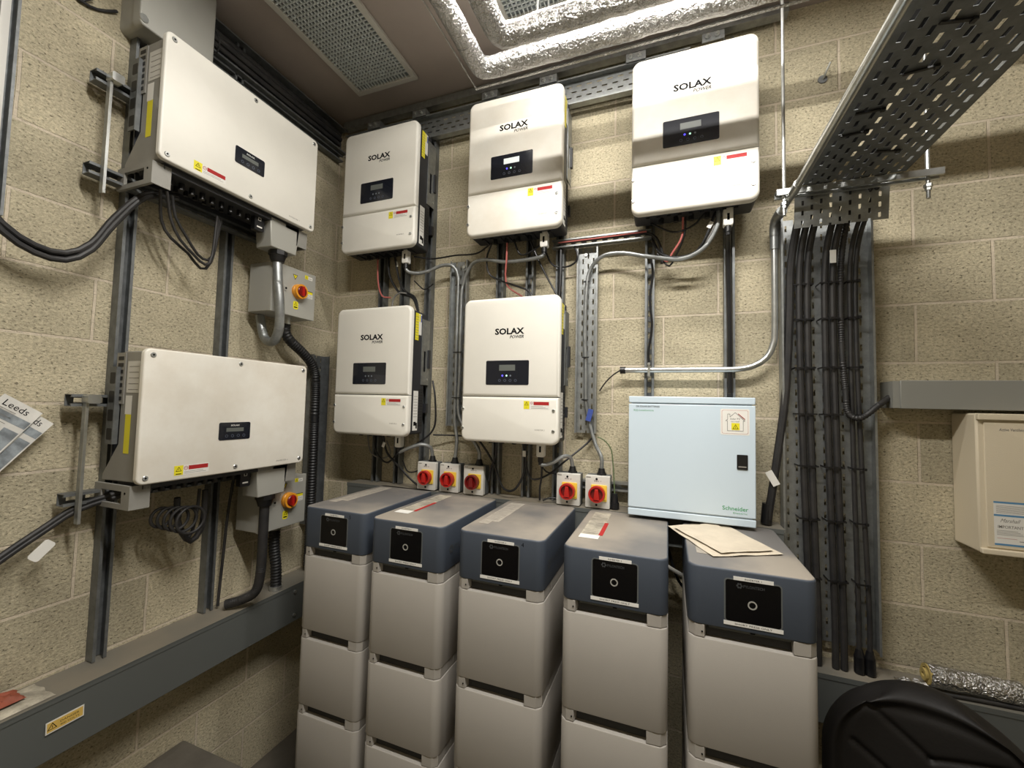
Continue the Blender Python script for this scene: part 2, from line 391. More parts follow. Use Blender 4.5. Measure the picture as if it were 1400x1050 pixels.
# seam flap of the outer lagging
o = obj('lagging_flap', b); o.parent = None; tag(o, 'thin foil seam flap along the lower edge of the outer lagged pipe', 'foil flap')
def rod(x, y, z0, z1, r, label, hook=False):
    b = MB(); b.cyl((x, y, z0), (x, y, z1), r, GALVB, 10)
    return tag(obj('threaded_rod', b), label, 'threaded rod', 'hanger rods from the ceiling')
rod(1.512, -.72, 3.15, CZ, .004, 'left thin rod holding the inner foil pipe under the vent')
rod(1.47, -.45, 3.30, CZ, .004, 'thin rod holding the outer foil pipe, right of the other one')
rod(2.332, -.25, 2.55, CZ, .006, 'long bright threaded rod left of the overhead tray, down to its support bar')
rod(2.745, -.25, 2.55, CZ, .006, 'bright threaded rod at the right end of the tray support bar')

# ------------------------------------------------------------------ strut channel
def channel(b, M, L_, m=GALVD, slots=True, lip=True, w_=.041, d=.041):
    """C channel along local z from 0..L_, back on y=0, open towards -y"""
    t = .0025; h = w_/2
    if slots:
        b.box(-h, -.008, -t, 0, 0, L_, m, M); b.box(.008, h, -t, 0, 0, L_, m, M); z = 0
        while z < L_:
            z1 = min(z+.022, L_); b.box(-.008, .008, -t, 0, z, z1, m, M); z += .05
    else: b.box(-h, h, -t, 0, 0, L_, m, M)
    for s_ in (-1, 1):
        x0, x1 = sorted((s_*h, s_*(h-t))); b.box(x0, x1, -d, -t, 0, L_, m, M)
        x0, x1 = sorted((s_*(h-t), s_*.011)); b.box(x0, x1, -d, -d+t, 0, L_, m, M)
        x0, x1 = sorted((s_*.011, s_*(.011+t))); b.box(x0, x1, -d+t, -d+.008, 0, L_, m, M)
def strut(p, rz, L_, label, axis='z', m=GALVD, tilt=None, group='strut channels', slots=True):
    b = MB()
    R = {'z': Matrix.Identity(4), 'x': Matrix.Rotation(PI/2, 4, 'Y'), 'xdown': Matrix.Rotation(PI/2, 4, 'Y') @ Matrix.Rotation(-PI/2, 4, 'Z')}[axis]
    channel(b, R, L_, m, slots); o = obj('strut_channel', b); o.location = p; o.rotation_euler = (0, 0, rz)
    return tag(o, label, 'strut channel', group)
LEDGE = 1.375
for x, lab in ((.372, 'left upright strut behind the inverters nearest the corner'), (.52, 'middle upright strut behind the inverters nearest the corner'),
               (.683, 'right upright strut behind the inverters nearest the corner, its side catching light'),
               (1.115, 'left upright strut behind the middle pair of inverters'), (1.277, 'middle upright strut behind the middle pair of inverters'),
               (1.433, 'right upright strut behind the middle pair of inverters'), (1.853, 'upright slotted strut above the left of the cabinet'),
               (2.177, 'upright slotted strut above the right of the cabinet')):
    strut((x, -.001, LEDGE+.002), 0, 3.463-LEDGE, lab, group='upright struts on the back wall')
strut((0.06, -.0425, 3.498), 0, 2.34, 'horizontal strut rail under the ceiling along the back wall', axis='xdown', slots=False, m=GALV)
# angle brackets at the strut heads
for x in (.372, .683, 1.115, 1.433, 1.853, 2.177):
    t = thing('angle_bracket', '%s angle bracket with two bolts under the rail near the ceiling' % {.372: 'leftmost', .683: 'second from left', 1.115: 'third from left', 1.433: 'fourth from left', 1.853: 'fifth from left', 2.177: 'rightmost'}[x], 'bracket', (x, -.0425, 3.44), group='brackets under the ceiling rail')
    b = MB(); b.box(-.11, -.022, -.044, -.040, -.005, .034, GALV); b.box(-.026, -.022, -.04, 0, -.005, .034, GALV); obj('plate', b, t)
    for dx in (-.088, -.05):
        b = MB(); b.cyl((dx, -.044, .015), (dx, -.052, .015), .011, GALVB, 6); b.cyl((dx, -.052, .015), (dx, -.060, .015), .006, GALVB, 10); obj('bolt', b, t)

# ------------------------------------------------------------------ perforated tray
def perf(b, w_, L_, m, M, col=.025, pitch=.05, hw=.007, hl=.025, t=.0015, margin=.012):
    """slotted plate in local xz (x 0..w_, z 0..L_), staggered slots, thickness towards -y"""
    n = max(2, int((w_-2*margin)/col)); cw = (w_-2*margin)/n; xs = []
    for i in range(n):
        c = margin+cw*(i+.5); xs.append((c-hw/2, c+hw/2))
    x = 0
    def R(x0, x1, z0, z1): b.box(x0, x1, -t, 0, z0, z1, m, M)
    for i, (a, c) in enumerate(xs):
        R(x, a, 0, L_); z = -pitch/2 if i % 2 else 0.0
        z += pitch*.25
        prev = 0
        while z < L_:
            if z > 0:
                R(a, c, prev, z)
            prev = min(L_, max(0, z+hl)); z += pitch
        if prev < L_: R(a, c, prev, L_)
        x = c
    R(x, w_, 0, L_)
def tray(name, w_, L_, fl, label, loc, rot=None, m=GALV, cat='cable tray', group='perforated cable trays', parts=None, col=.025, **k):
    """tray running along local z, plate at y=0, flanges towards -y, centre x=0"""
    t = thing(name, label, cat, loc, 0, group)
    if rot is not None: t.rotation_euler = rot
    b = MB(); perf(b, w_, L_, m, Matrix.Translation((-w_/2, 0, 0)), col=col, **k); obj('slotted_plate', b, t)
    for s_ in (-1, 1):
        b = MB(); x0, x1 = sorted((s_*w_/2, s_*(w_/2-.0015)))
        b.box(x0, x1, -fl, -.0015, 0, L_, m)
        x0, x1 = sorted((s_*w_/2, s_*(w_/2-.007))); b.box(x0, x1, -fl-.002, -fl, 0, L_, m)
        obj('side_flange', b, t)
    return t
pt1 = tray('cable_tray', .102, .885, .026, 'narrow perforated tray rising behind the left edge of the middle inverters, carrying two flexible conduits', (.882, -.03, 1.71))
pt2 = tray('cable_tray', .1, .89, .03, 'narrow perforated tray with one flexible conduit, between the middle inverters and the cabinet', (1.571, -.03, 1.705))
for t_, x in ((pt1, .882), (pt2, 1.571)):
    b = MB(); b.cyl((-.012 if x > 1 else .02, -.0016, .855), (-.012 if x > 1 else .02, -.007, .855), .0085, GALVB, 16); obj('fixing_screw', b, t_)
# horizontal trays behind the inverter heads (plate facing the room)
RX90 = (0, PI/2, 0)
tray('cable_tray', .135, 1.93, .032, 'perforated tray running behind the tops of the upper inverters on the back wall', (.09, -.044, 3.372), RX90)
tray('cable_tray', .04, .46, .032, 'small slotted tray carrying red and black cables between the middle and right upper inverters', (1.40, -.043, 2.615), RX90, col=.016)
lt = tray('cable_tray', .15, 1.12, .05, 'dark perforated tray along the top of the left wall', (.02, -1.16, 3.42), None, m=GALVD)
lt.rotation_euler = Matrix(((0, 0, -1), (0, 0, 0), (0, 0, 0))).to_euler() if False else (0, 0, 0)
lt.matrix_world = Matrix(((0, -1, 0, .02), (0, 0, 1, -1.16), (-1, 0, 0, 3.42), (0, 0, 0, 1)))
b = MB(); channel(b, Matrix(((0, -1, 0, 0), (0, 0, 1, 0), (-1, 0, 0, 0), (0, 0, 0, 1))), 1.08, GALVD)
tag(obj('strut_channel', b, loc=(.001, -1.12, 3.325)), 'horizontal strut on the left wall just below the dark top tray', 'strut channel', 'strut channels on the left wall')
for k, (dz, dx, r) in enumerate(((.028, .03, .014), (0, .034, .015), (-.03, .03, .013))):
    b = MB(); b.tube([(.02+dx, -1.25, 3.42+dz-.02), (.02+dx, -.9, 3.42+dz), (.02+dx+.004, -.5, 3.42+dz-.004), (.02+dx, -.08, 3.42+dz)], r, CABLE)
    tag(obj('cable', b), ['upper', 'middle', 'lower'][k]+' thick black cable lying in the top tray of the left wall', 'cable', 'cables in the left wall top tray')
# corner tray behind the corrugated hose
ct = tray('cable_tray', .12, .95, .04, 'upright perforated tray in the corner behind the black corrugated hose', (0, 0, 0), m=GALVD)
ct.matrix_world = Matrix(((0, -1, 0, .012), (1, 0, 0, -.145), (0, 0, 1, 1.14), (0, 0, 0, 1)))
# far-left tray
fl_ = tray('cable_tray', .2, 1.9, .05, 'dark slotted cable tray at the far left edge of the left wall', (0, 0, 0), m=GALVD)
fl_.matrix_world = Matrix(((0, -1, 0, .012), (1, 0, 0, -1.505), (0, 0, 1, 2.2-.55), (0, 0, 0, 1)))
fl_.matrix_world = Matrix(((0, -1, 0, .012), (1, 0, 0, -1.50), (0, 0, 1, 2.36), (0, 0, 0, 1)))
for ch in fl_.children: ch.scale = (1, 1, .6)

b = MB(); b.box(.0145, .03, -1.430, -1.410, 2.5, 3.5, WST)
tag(obj('white_strip', b), 'narrow white strip standing in the dark tray at the far left edge', 'trim strip')

# ------------------------------------------------------------------ wide vertical tray and its cables
vt = tray('cable_tray', .3, 1.66, .05, 'wide perforated tray standing on the back wall behind the thick black cables', (2.507, -.035, .955), m=GALV, col=.03)
def cab(pts, r, label, m=CABLE, name='cable', cat='cable', group=None, **k):
    b = MB(); b.tube(pts, r, m, **k); return tag(obj(name, b), label, cat, group)
GV = 'thick cables on the wide upright tray'
def vc(x, xb, zb, r, label, ring=0, top=2.68):
    cab([(x+.02, -1.95, top), (x+.02, -1.0, top), (x+.02, -.45, top), (x+.015, -.27, top-.01), (x+.01, -.15, top-.09), (x-.008, -.09, 2.42), (x-.008, -.075, 2.1), ((x+xb)/2-.008, -.075, 1.6), (xb-.005, -.075, (zb+1.1)/2+.1), (xb-.005, -.075, zb)], r, label, group=GV,
        **(dict(ring=.14, pitch=.012) if ring else {}))
cab([(2.43, -1.95, 2.675), (2.43, -.45, 2.675), (2.425, -.27, 2.665), (2.41, -.15, 2.6), (2.39, -.09, 2.42), (2.386, -.075, 2.2), (2.37, -.075, 1.9), (2.335, -.08, 1.62), (2.305, -.075, 1.40)], .0145,
    'thick black cable leaving the wide tray to the left, white tag on it', group=GV)
vc(2.428, 2.445, .88, .012, 'leftmost straight thick black cable on the wide upright tray')
vc(2.455, 2.472, .88, .012, 'second straight thick black cable on the wide upright tray')
vc(2.512, 2.526, .88, .0115, 'third straight black cable on the wide upright tray, right of its bare slotted strip')
vc(2.538, 2.552, .88, .0115, 'fourth straight black cable on the wide upright tray, beside the corrugated hose')
vc(2.592, 2.598, .96, .008, 'thinner black cable near the right flange of the wide tray', top=2.665)
vc(2.610, 2.630, .96, .008, 'rightmost thin black cable on the wide tray, bending right near its foot', top=2.665)
cab([(2.58, -1.95, 2.67), (2.58, -.45, 2.67), (2.577, -.27, 2.66), (2.57, -.15, 2.6), (2.557, -.085, 2.42), (2.556, -.075, 2.1), (2.562, -.085, 1.92), (2.566, -.095, 1.83), (2.60, -.105, 1.81), (2.66, -.095, 1.86), (2.705, -.06, 1.89)], .011,
    'black corrugated hose on the wide tray, bending right into the grey wall trunking', name='corrugated_hose', cat='hose', group=GV, ring=.16, pitch=.01)
for x, y, z in ((2.598, -.06, .895), (2.630, -.06, .895), (2.305, -.07, 1.395)):
    pass
for x, lab in ((2.593, 'left'), (2.625, 'right')):
    b = MB(); b.cyl((x, -.075, .965), (x, -.075, .94), .010, BLKP, 12, r1=.016); b.cyl((x, -.075, .94), (x, -.075, .878), .0165, BLKP, 12, bev=.003)
    tag(obj('cable_boot', b), lab+' black rubber boot where a thin cable enters the low trunking', 'cable boot', 'boots at the foot of the wide tray')
b = MB(); b.cyl((2.307, -.07, 1.46), (2.300, -.07, 1.378), .020, BLKP, 14, bev=.004)
tag(obj('cable_boot', b), 'black boot on the ledge right of the pale blue cabinet', 'cable boot')
b = MB(); b.box(-.013, .013, -.002, 0, -.03, .03, WST, Matrix.Translation((2.318, -.098, 1.565)) @ Matrix.Rotation(-.5, 4, 'Y'))
tag(obj('cable_tag', b), 'white paper tag on the cable right of the pale blue cabinet', 'tag')
b = MB(); b.box(2.512, 2.532, -.112, -.109, 2.40, 2.45, WST)
tag(obj('cable_tag', b), 'white paper tag on the cables just below the overhead tray', 'tag')
for z in (2.33, 2.19, 2.0, 1.82, 1.62, 1.42, 1.2):       # ties strapping the cables to the tray
    for x0, x1 in ((2.398, 2.466), (2.485, 2.548), (2.573, 2.615)):
        b = MB(); dx = .012*(2.2-z)
        b.box(x0+dx, x1+dx, -.0925, -.090, z-.003, z+.003, BLKP); b.box(x0+dx+.03, x0+dx+.039, -.098, -.092, z-.005, z+.005, BLKP); b.box(x0+dx, x0+dx+.002, -.091, -.037, z-.003, z+.003, BLKP); b.box(x1+dx-.002, x1+dx, -.091, -.037, z-.003, z+.003, BLKP)
        o = obj('cable_tie', b, vt); o.location = (-2.507, .035, -.955)

# ------------------------------------------------------------------ overhead tray, support bar
ov = thing('overhead_cable_tray', 'wide perforated tray running overhead towards the viewer at the right', 'cable tray', (2.53, -.27, 2.645))
Mo = Matrix(((1, 0, 0, -.15), (0, 0, -1, 0), (0, -1, 0, 0), (0, 0, 0, 1)))
b = MB(); perf(b, .3, 1.9, GALVD, Mo, col=.025, pitch=.055, hw=.009, hl=.028); obj('slotted_plate', b, ov)
for s_ in (-1, 1):
    b = MB(); x0, x1 = sorted((s_*.15, s_*.1485)); b.box(x0, x1, -1.9, 0, 0, .05, GALV); b.box(min(s_*.15, s_*.143), max(s_*.15, s_*.143), -1.9, 0, .05, .052, GALV); obj('side_flange', b, ov)
b = MB(); perf(b, .285, .125, GALV, Matrix(((1, 0, 0, -.155), (0, 1, -.12, .075), (0, .12, 1, -.128), (0, 0, 0, 1))), col=.028, pitch=.036, hl=.017, hw=.008); obj('bent_end_plate', b, ov)
random.seed(5)
for k in range(9):
    x = random.choice((-.1, -.04, .03, .08))+random.uniform(-.01, .01); y = -.12-.13*k-random.uniform(0, .05); a = random.uniform(-.25, .25)
    b = MB(); M = Matrix.Translation((x, y, 0)) @ Matrix.Rotation(a, 4, 'Z'); b.box(-.03, .03, -.0035, .0035, -.006, -.0018, BLKP, M); b.box(.026, .035, -.006, .006, -.009, -.002, BLKP, M)
    if k in (3, 7): b.box(.03, .032, -.002, .002, -.06, -.002, BLKP, M @ Matrix.Translation((.03, 0, 0)) @ Matrix.Rotation(.9, 4, 'Y'))
    obj('cable_tie', b, ov)
b = MB(); channel(b, Matrix(((0, 0, 1, 0), (1, 0, 0, 0), (0, 1, 0, 0), (0, 0, 0, 1))), .475, GALVB, d=.022)
o = obj('support_bar', b, loc=(2.305, -.25, 2.642)); tag(o, 'short slotted strut bar carrying the overhead tray between two rods', 'support bar')
for x, lab in ((2.332, 'left'), (2.745, 'right')):
    b = MB(); b.cyl((x, -.25, 2.598), (x, -.25, 2.588), .012, GALVB, 6); b.cyl((x, -.25, 2.586), (x, -.25, 2.577), .009, GALVB, 6)
    tag(obj('rod_nut', b), lab+' pair of nuts under the tray support bar', 'nut', 'nuts under the support bar')
# galvanised conduit: L run over the cabinet, up the wall and forward along the tray edge
t = thing('steel_conduit', 'bright galvanised conduit bending up beside the cabinet and running on along the overhead tray', 'conduit', (1.745, -.06, 1.998))
L0 = Vector((1.745, -.06, 1.998))
def rel(pts, o_=L0): return [Vector(p)-o_ for p in pts]
b = MB(); b.tube(rel([(1.745, -.06, 1.998), (2.1, -.06, 1.998), (2.2, -.06, 1.999), (2.262, -.06, 2.012), (2.308, -.06, 2.045), (2.332, -.06, 2.10), (2.338, -.06, 2.17), (2.339, -.06, 2.5)]), .0125, GALVB, seg=14, res=.02); obj('pipe', b, t)
b = MB(); b.cyl(Vector((1.728, -.06, 1.998))-L0, Vector((1.752, -.06, 1.998))-L0, .016, BLKP, 16); obj('end_bush', b, t)
b = MB(); b.cyl(Vector((2.339, -.06, 2.49))-L0, Vector((2.339, -.06, 2.55))-L0, .016, GALV, 14); b.tube(rel([(2.339, -.06, 2.545), (2.339, -.065, 2.585), (2.34, -.09, 2.605), (2.342, -.13, 2.607)]), .0175, GALV, seg=14, res=.01); b.cyl(Vector((2.342, -.12, 2.607))-L0, Vector((2.345, -.16, 2.607))-L0, .019, GALV, 14); obj('elbow', b, t)
b = MB(); b.tube(rel([(2.345, -.15, 2.607), (2.352, -.4, 2.612), (2.355, -2.2, 2.625)]), .0125, GALVB, seg=14, smooth=False); b.cyl(Vector((2.349, -.3, 2.61))-L0, Vector((2.350, -.36, 2.611))-L0, .0155, GALVB, 14); obj('pipe', b, t)
b = MB(); b.box(1.848-1.745, 1.858-1.745, -.018, .016, -.032, .032, GALVB); b.cyl((1.853-1.745, -.018, .025), (1.853-1.745, -.024, .025), .006, GALVB, 12); b.cyl((1.853-1.745, -.018, -.025), (1.853-1.745, -.024, -.025), .006, GALVB, 12); obj('saddle_clip', b, t)
cab([(1.73, -.06, 1.998), (1.70, -.055, 1.98), (1.66, -.035, 1.945), (1.63, -.015, 1.905)], .0032, 'thin black wire coming out of the left end of the steel conduit')

# ------------------------------------------------------------------ hybrid inverter
def hybrid(cx, z0, label, num, lit=0, smudge=False):
    t = thing('solar_inverter', label, 'inverter', (cx, 0, z0), group='portrait white inverters on the back wall')
    W = .2375; Hh = .672; yb, yf = -.203, -.232; wm = WHITE2 if smudge else WHITE
    b = MB(); b.slab(rrect(-W, W, .212, Hh, (0, 0, .035, .035)), yb, yf, wm, bev=.014); obj('upper_cover', b, t)
    b = MB(); b.slab(rrect(-W, W, 0, .2095, (.035, .035, 0, 0)), yb, yf, wm, bev=.014); obj('lower_cover', b, t)
    b = MB(); b.rr(-.231, .231, .010, .655, .012, -.088, yb-.001, BODY)
    for i in range(14):
        for j in range(3): b.box(.2305, .2325, -.128+j*.013, -.121+j*.013, .05+i*.0145, .0585+i*.0145, RECESS)
    for i in range(9): b.box(-.18+i*.042, -.165+i*.042, -.17, -.10, .004, .018, BODY)
    obj('casing', b, t)
    b = MB()                                    # grey mounting plate wrapping the back of the side
    for s_ in (-1, 1):
        b = MB(); x0, x1 = sorted((s_*.2315, s_*.2345))
        b.box(x0, x1, -.118, -.045, .27, .34, GALV); b.box(x0, x1, -.118, -.045, .45, .62, GALV); b.box(x0, x1, -.118, -.098, .34, .45, GALV); b.box(x0, x1, -.078, -.045, .34, .45, GALV)
        b.cyl((s_*.2345, -.06, .30), (s_*.237, -.06, .30), .006, GALVB, 10)
        obj('mounting_plate', b, t)
    b = MB(); b.box(-.243, .243, -.062, -.043, .36, .46, BODY); b.box(-.235, .235, -.062, -.043, .12, .17, BODY); b.box(-.15, .15, -.087, -.062, .12, .47, BODY); obj('wall_bracket', b, t)
    b = MB(); b.rr(-.113, .097, .265, .377, .006, yf+.001, yf-.0015, GLASS); obj('display_panel', b, t); dp = t.children[-1]
    y = yf-.0018
    b = MB(); b.box(-.047, .031, y, y+.0006, .33, .357, LCDW if lit == 2 else LCD)
    for k, x in enumerate((-.030, -.010, .009)):
        b.cyl((x, y, .307), (x, y-.0005, .307), .0042, (LEDB, LEDG, LEDO)[k] if lit else LEDO, 12)
    for k in range(4): b.ring((-.044+.026*k, y, .285), (0, -1, 0), .004, .0065, .0003, BTN, 14)
    obj('screen_and_lights', b, dp)
    b = MB(); y = yf-.0004
    b.text('SOLAX', -.073, .499, y, .0265, INK, width=.144, bold=.038); b.text('POWER', .069, .479, y, .0135, INK, width=.068, slant=.25, align='r', bold=.02)
    obj('logo', b, t)
    b = MB(); b.box(.076, .196, y, y+.0003, .157, .193, WST); b.box(.076, .103, y-.0002, y, .157, .193, YST)
    b.tri(.0895, .179, y-.0003, .017, YST, INK); b.text('!', .0895, .161, y-.0004, .006, INK, align='c')
    b.ring((.113, y-.0002, .184), (0, -1, 0), .0045, .0058, .0002, RST, 14); b.box(.109, .117, y-.0004, y-.0002, .1836, .1846, RST)
    b.box(.122, .193, y-.0002, y, .175, .190, RST)
    for k in range(3): b.box(.112, .19-.012*k, y-.0002, y, .160+.0045*k, .1612+.0045*k, INKG)
    obj('warning_label', b, t)
    b = MB(); b.text('INVERTER %d' % num, .13, .062, y, .006, INKG, width=.045); obj('small_print', b, t)
    for sx in (-1, 1):
        for z in (.152, .062):
            b = MB(); x = sx*.214 if sx > 0 else -.2335+.005; b.cyl((x, yf+.002, z), (x, yf-.003, z), .0075, GALVB, 14, bev=.001); b.box(x-.0045, x+.0045, yf-.0034, yf-.003, z-.0012, z+.0012, INK)
            obj('screw', b, t)
    b = MB(); x = .2316                          # labels on the casing side
    b.box(x, x+.0004, -.180, -.150, .50, .642, YST); b.box(x, x+.0004, -.148, -.124, .53, .642, WST); b.box(x+.0004, x+.0006, -.147, -.137, .60, .64, YST); b.box(x+.0004, x+.0006, -.133, -.125, .60, .635, BLUET); b.box(x, x+.0004, -.150, -.148, .53, .642, WST)
    for k in range(9): b.box(x+.0004, x+.0006, -.177, -.153, .51+k*.014, .512+k*.014, INKG)
    obj('warning_label', b, t); b = MB(); b.box(x, x+.0004, -.178, -.135, .03, .235, WST)
    for k in range(8): b.box(x+.0004, x+.0006, -.173, -.14, .10+k*.015, .102+k*.015, INKG)
    for q in ((-.17, .055, .02, .02), (-.15, .04, .012, .03)): b.box(x+.0004, x+.0006, q[0], q[0]+q[2], q[1], q[1]+q[3], INK)
    obj('rating_label', b, t)
    b = MB(); b.rr(.118, .155, -.062, .02, .008, -.135, -.165, WST, bev=.004); b.box(.132, .141, -.1655, -.165, -.04, -.012, INK); obj('data_dongle', b, t)
    b = MB(); b.cyl((.136, -.15, -.062), (.136, -.15, -.085), .013, BLKP, 14); b.cyl((.136, -.15, -.085), (.136, -.15, -.098), .010, BLKP, 10); obj('cable_gland', b, t)
    for x in (-.12, -.06, 0, .06):
        b = MB(); b.cyl((x, -.14, .02), (x, -.14, -.012), .011, BLKP, 12); obj('connector', b, t)
    return t
hybrid(.475, 2.635, 'white portrait inverter in the upper row nearest the room corner', 5)
hybrid(.475, 1.655, 'white portrait inverter in the lower row nearest the room corner', 4)
hybrid(1.247, 2.635, 'white portrait inverter in the middle of the upper row, its screen glowing white', 3, 2, True)
hybrid(1.25, 1.655, 'white portrait inverter in the lower row between the two narrow trays, blue light lit', 2, 1)
hybrid(2.022, 2.635, 'white portrait inverter at the right of the upper row, high above the pale cabinet', 1, 1, True)

# ------------------------------------------------------------------ large landscape inverters on the left wall
def string_inv(yc, z0, label, smudge):
    """local x = along the wall (towards the corner), -y = into the room"""
    t = thing('string_inverter', label, 'inverter', (0, yc, z0), PI/2, 'landscape white inverters on the left wall')
    W = .337; Hh = .463; yf = -.285; wm = WHITE2 if smudge else WHITE
    b = MB(); b.rr(-W, W, 0, Hh, .022, yf+.018, yf, wm, bev=.006); obj('front_cover', b, t)
    b = MB()                                     # grey casing: deep at the top, stepping back to a foot at the bottom
    b.slab([(-.267, .005), (-.267, .455), (-.135, .455), (-.135, .13), (-.055, .02), (-.055, .0)], -.32, .31, BODYG, axis='x')
    k = len(b.v)
    b.v = [(x, y, z) for (x, y, z) in b.v]
    obj('casing', b, t, bevel=.004)
    b = MB(); b.box(-.336, -.332, -.132, -.092, .13, .40, GALVD)
    for k in range(4): b.rr(-.128, -.098, .145+.065*k, .185+.065*k, .005, -.3365, -.336, RECESS, axis='x')
    b.box(-.332, -.32, -.132, -.128, .13, .40, GALVD); obj('side_plate', b, t)
    b = MB()
    b.box(-.318, .30, -.10, -.093, .03, .44, FIN)
    for i in range(9): z = .05+i*.047; b.box(-.315, .30, -.10, -.088, z, z+.02, FIN)
    for i in range(16): x = -.30+i*.038; b.box(x, x+.004, -.093, -.06, .03, .44, FIN)
    obj('heatsink', b, t)
    for s_ in (-1, 1):                           # perforated guard at the upper rear of the side
        b = MB()
        x0, x1 = sorted((s_*.3205, s_*.3235))
        if s_ > 0: x0, x1 = .3105, .3135
        b.box(x0, x1, -.155, -.105, .27, .45, BODYG)
        for i in range(7): b.box(x0-.001, x1+.001, -.145, -.115, .283+i*.0235, .296+i*.0235, RECESS)
        obj('vent_guard', b, t)
    for s_ in (-1, 1):                           # carrying brackets at the foot
        b = MB(); x0, x1 = (-.335, -.325) if s_ < 0 else (.318, .328)
        b.box(x0, x1, -.245, -.205, -.085, -.005, BODYG); b.box(x0, x1, -.09, -.05, -.085, -.005, BODYG); b.box(x0, x1, -.205, -.09, -.085, -.068, BODYG); b.box(x0, x1, -.205, -.09, -.025, -.005, BODYG)
        b.box(x0 if s_ < 0 else x0-.05, x1+.05 if s_ < 0 else x1, -.25, -.245, -.085, -.005, BODYG)
        b.cyl((x0 if s_ < 0 else x1, -.225, -.03), ((x0-.001) if s_ < 0 else x1+.001, -.225, -.03), .004, INK, 8)
        obj('carry_bracket', b, t)
    b = MB(); b.rr(-.30, .28, -.02, .01, .004, -.25, -.11, BODY)
    for i in range(11): x = -.25+i*.038; b.cyl((x, -.20, -.02), (x, -.20, -.045), .010, BLKP, 10)
    for i in range(8): x = -.24+i*.035; b.cyl((x, -.155, -.02), (x, -.155, -.04), .008, BLKP, 10)
    b.box(-.30, .29, -.085, -.08, -.03, .0, FIN)
    obj('connector_tray', b, t)
    b = MB(); b.rr(-.075, .055, .132, .202, .007, yf+.001, yf-.0015, GLASS); obj('display_panel', b, t); dp = t.children[-1]
    b = MB(); y = yf-.0018
    b.box(-.046, .026, y, y+.0005, .165, .18, LCD); b.text('SOLAX', -.01, .187, y, .006, WST, width=.036, bold=.02, align='c')
    for k in range(4): b.ring((-.044+.024*k, y, .148), (0, -1, 0), .004, .0062, .0003, BTN, 12)
    obj('screen_and_buttons', b, dp)
    b = MB(); y = yf-.0004; x0 = -.225
    b.box(x0, x0+.12, y, y+.0003, .018, .052, WST); b.box(x0, x0+.03, y-.0002, y, .018, .052, YST); b.tri(x0+.015, .037, y-.0003, .017, YST, INK)
    b.box(x0+.006, x0+.024, y-.0003, y-.0002, .0205, .0235, INK)
    b.ring((x0+.039, y-.0002, .041), (0, -1, 0), .0055, .007, .0002, RST, 14); b.box(x0+.034, x0+.044, y-.0004, y-.0002, .0405, .0417, RST)
    b.box(x0+.048, x0+.117, y-.0002, y, .034, .049, RST)
    for k in range(2): b.box(x0+.034, x0+.11-.01*k, y-.0002, y, .022+.005*k, .0233+.005*k, INKG)
    obj('warning_label', b, t)
    b = MB(); b.text('INVERTER %d' % (6 if smudge else 7), .19, .02, y, .006, INKG, width=.06); obj('small_print', b, t)
    for x in (-.312, 0, .312):
        for z in (.022, .441):
            b = MB(); b.cyl((x, yf+.002, z), (x, yf-.003, z), .009, GALVB, 16, bev=.0015); b.cyl((x, yf-.003, z), (x, yf-.0034, z), .0035, INK, 6); obj('screw', b, t)
    b = MB(); x = -.3205                         # side labels
    b.box(x-.0004, x, -.20, -.17, .10, .235, YST); b.box(x-.0004, x, -.20, -.165, .235, .30, WST); obj('warning_label', b, t); b = MB(); b.box(x-.0003, x, -.235, -.165, .31, .42, IP)
    for k in range(5): b.box(x-.0006, x-.0004, -.23, -.175, .32+.02*k, .322+.02*k, INKG)
    obj('rating_label', b, t)
    b = MB()                                     # terminal cover, gland and dongle below the right half
    b.rr(.115, .235, -.125, -.0005, .004, -.235, -.155, ENC) if False else b.slab([(.135, -.135), (.27, -.135), (.285, 0), (.125, 0)], -.155, -.25, ENC)
    obj('terminal_cover', b, t, bevel=.004)
    b = MB(); b.cyl((.20, -.215, -.135), (.20, -.215, -.155), .04, BLKP, 8); b.cyl((.20, -.215, -.155), (.20, -.215, -.185), .036, BLKP, 12, r1=.028); obj('cable_gland', b, t)
    b = MB(); b.rr(.07, .115, -.08, .0, .006, -.20, -.225, BLKP)
    b.box(.08, .105, -.2255, -.225, -.045, -.015, WST) if False else None
    b.ring((.0925, -.2253, -.028), (0, -1, 0), .007, .010, .0003, WST, 4); b.box(.08, .105, -.2257, -.2253, -.066, -.06, WST); obj('data_dongle', b, t)
    b = MB(); b.box(.295, .31, -.19, -.14, -.09, 0, BODY); b.box(.31, .318, -.19, -.10, -.07, 0, ENC); obj('side_bracket', b, t)
    return t
string_inv(-.797, 2.657, 'upper landscape white inverter on the left wall, close to the ceiling', False)
string_inv(-.797, 1.53, 'lower landscape white inverter on the left wall, scuffed, above the low trunking', True)
for z0, nm in ((2.657, 'upper'), (1.53, 'lower')):
    # strut pieces, standing rail
    for dz, k in ((.30, 'top'), (-.03, 'bottom')):
        b = MB(); channel(b, Matrix(((0, -1, 0, 0), (0, 0, 1, 0), (-1, 0, 0, 0), (0, 0, 0, 1))), .78, GALVD)
        tag(obj('strut_channel', b, loc=(.043, -1.225, z0+dz-.02)), '%s horizontal strut behind the %s inverter on the left wall' % (k, nm), 'strut channel', 'strut channels on the left wall')
    b = MB()
    b.box(.087, .106, -1.197, -1.194, z0-.13, z0+.30, GALV); b.box(.106, .1085, -1.197, -1.189, z0-.13, z0+.30, GALVB)
    b.rr(-1.20, -1.165, z0+.27, z0+.30, .006, .0875, .125, GALVB, axis='x')
    tag(obj('mounting_rail', b), 'upright steel mounting rail at the left end of the %s landscape inverter' % nm, 'mounting rail', 'mounting rails of the landscape inverters')
Ml = Matrix(((0, -1, 0, 0), (1, 0, 0, 0), (0, 0, 1, 0), (0, 0, 0, 1)))
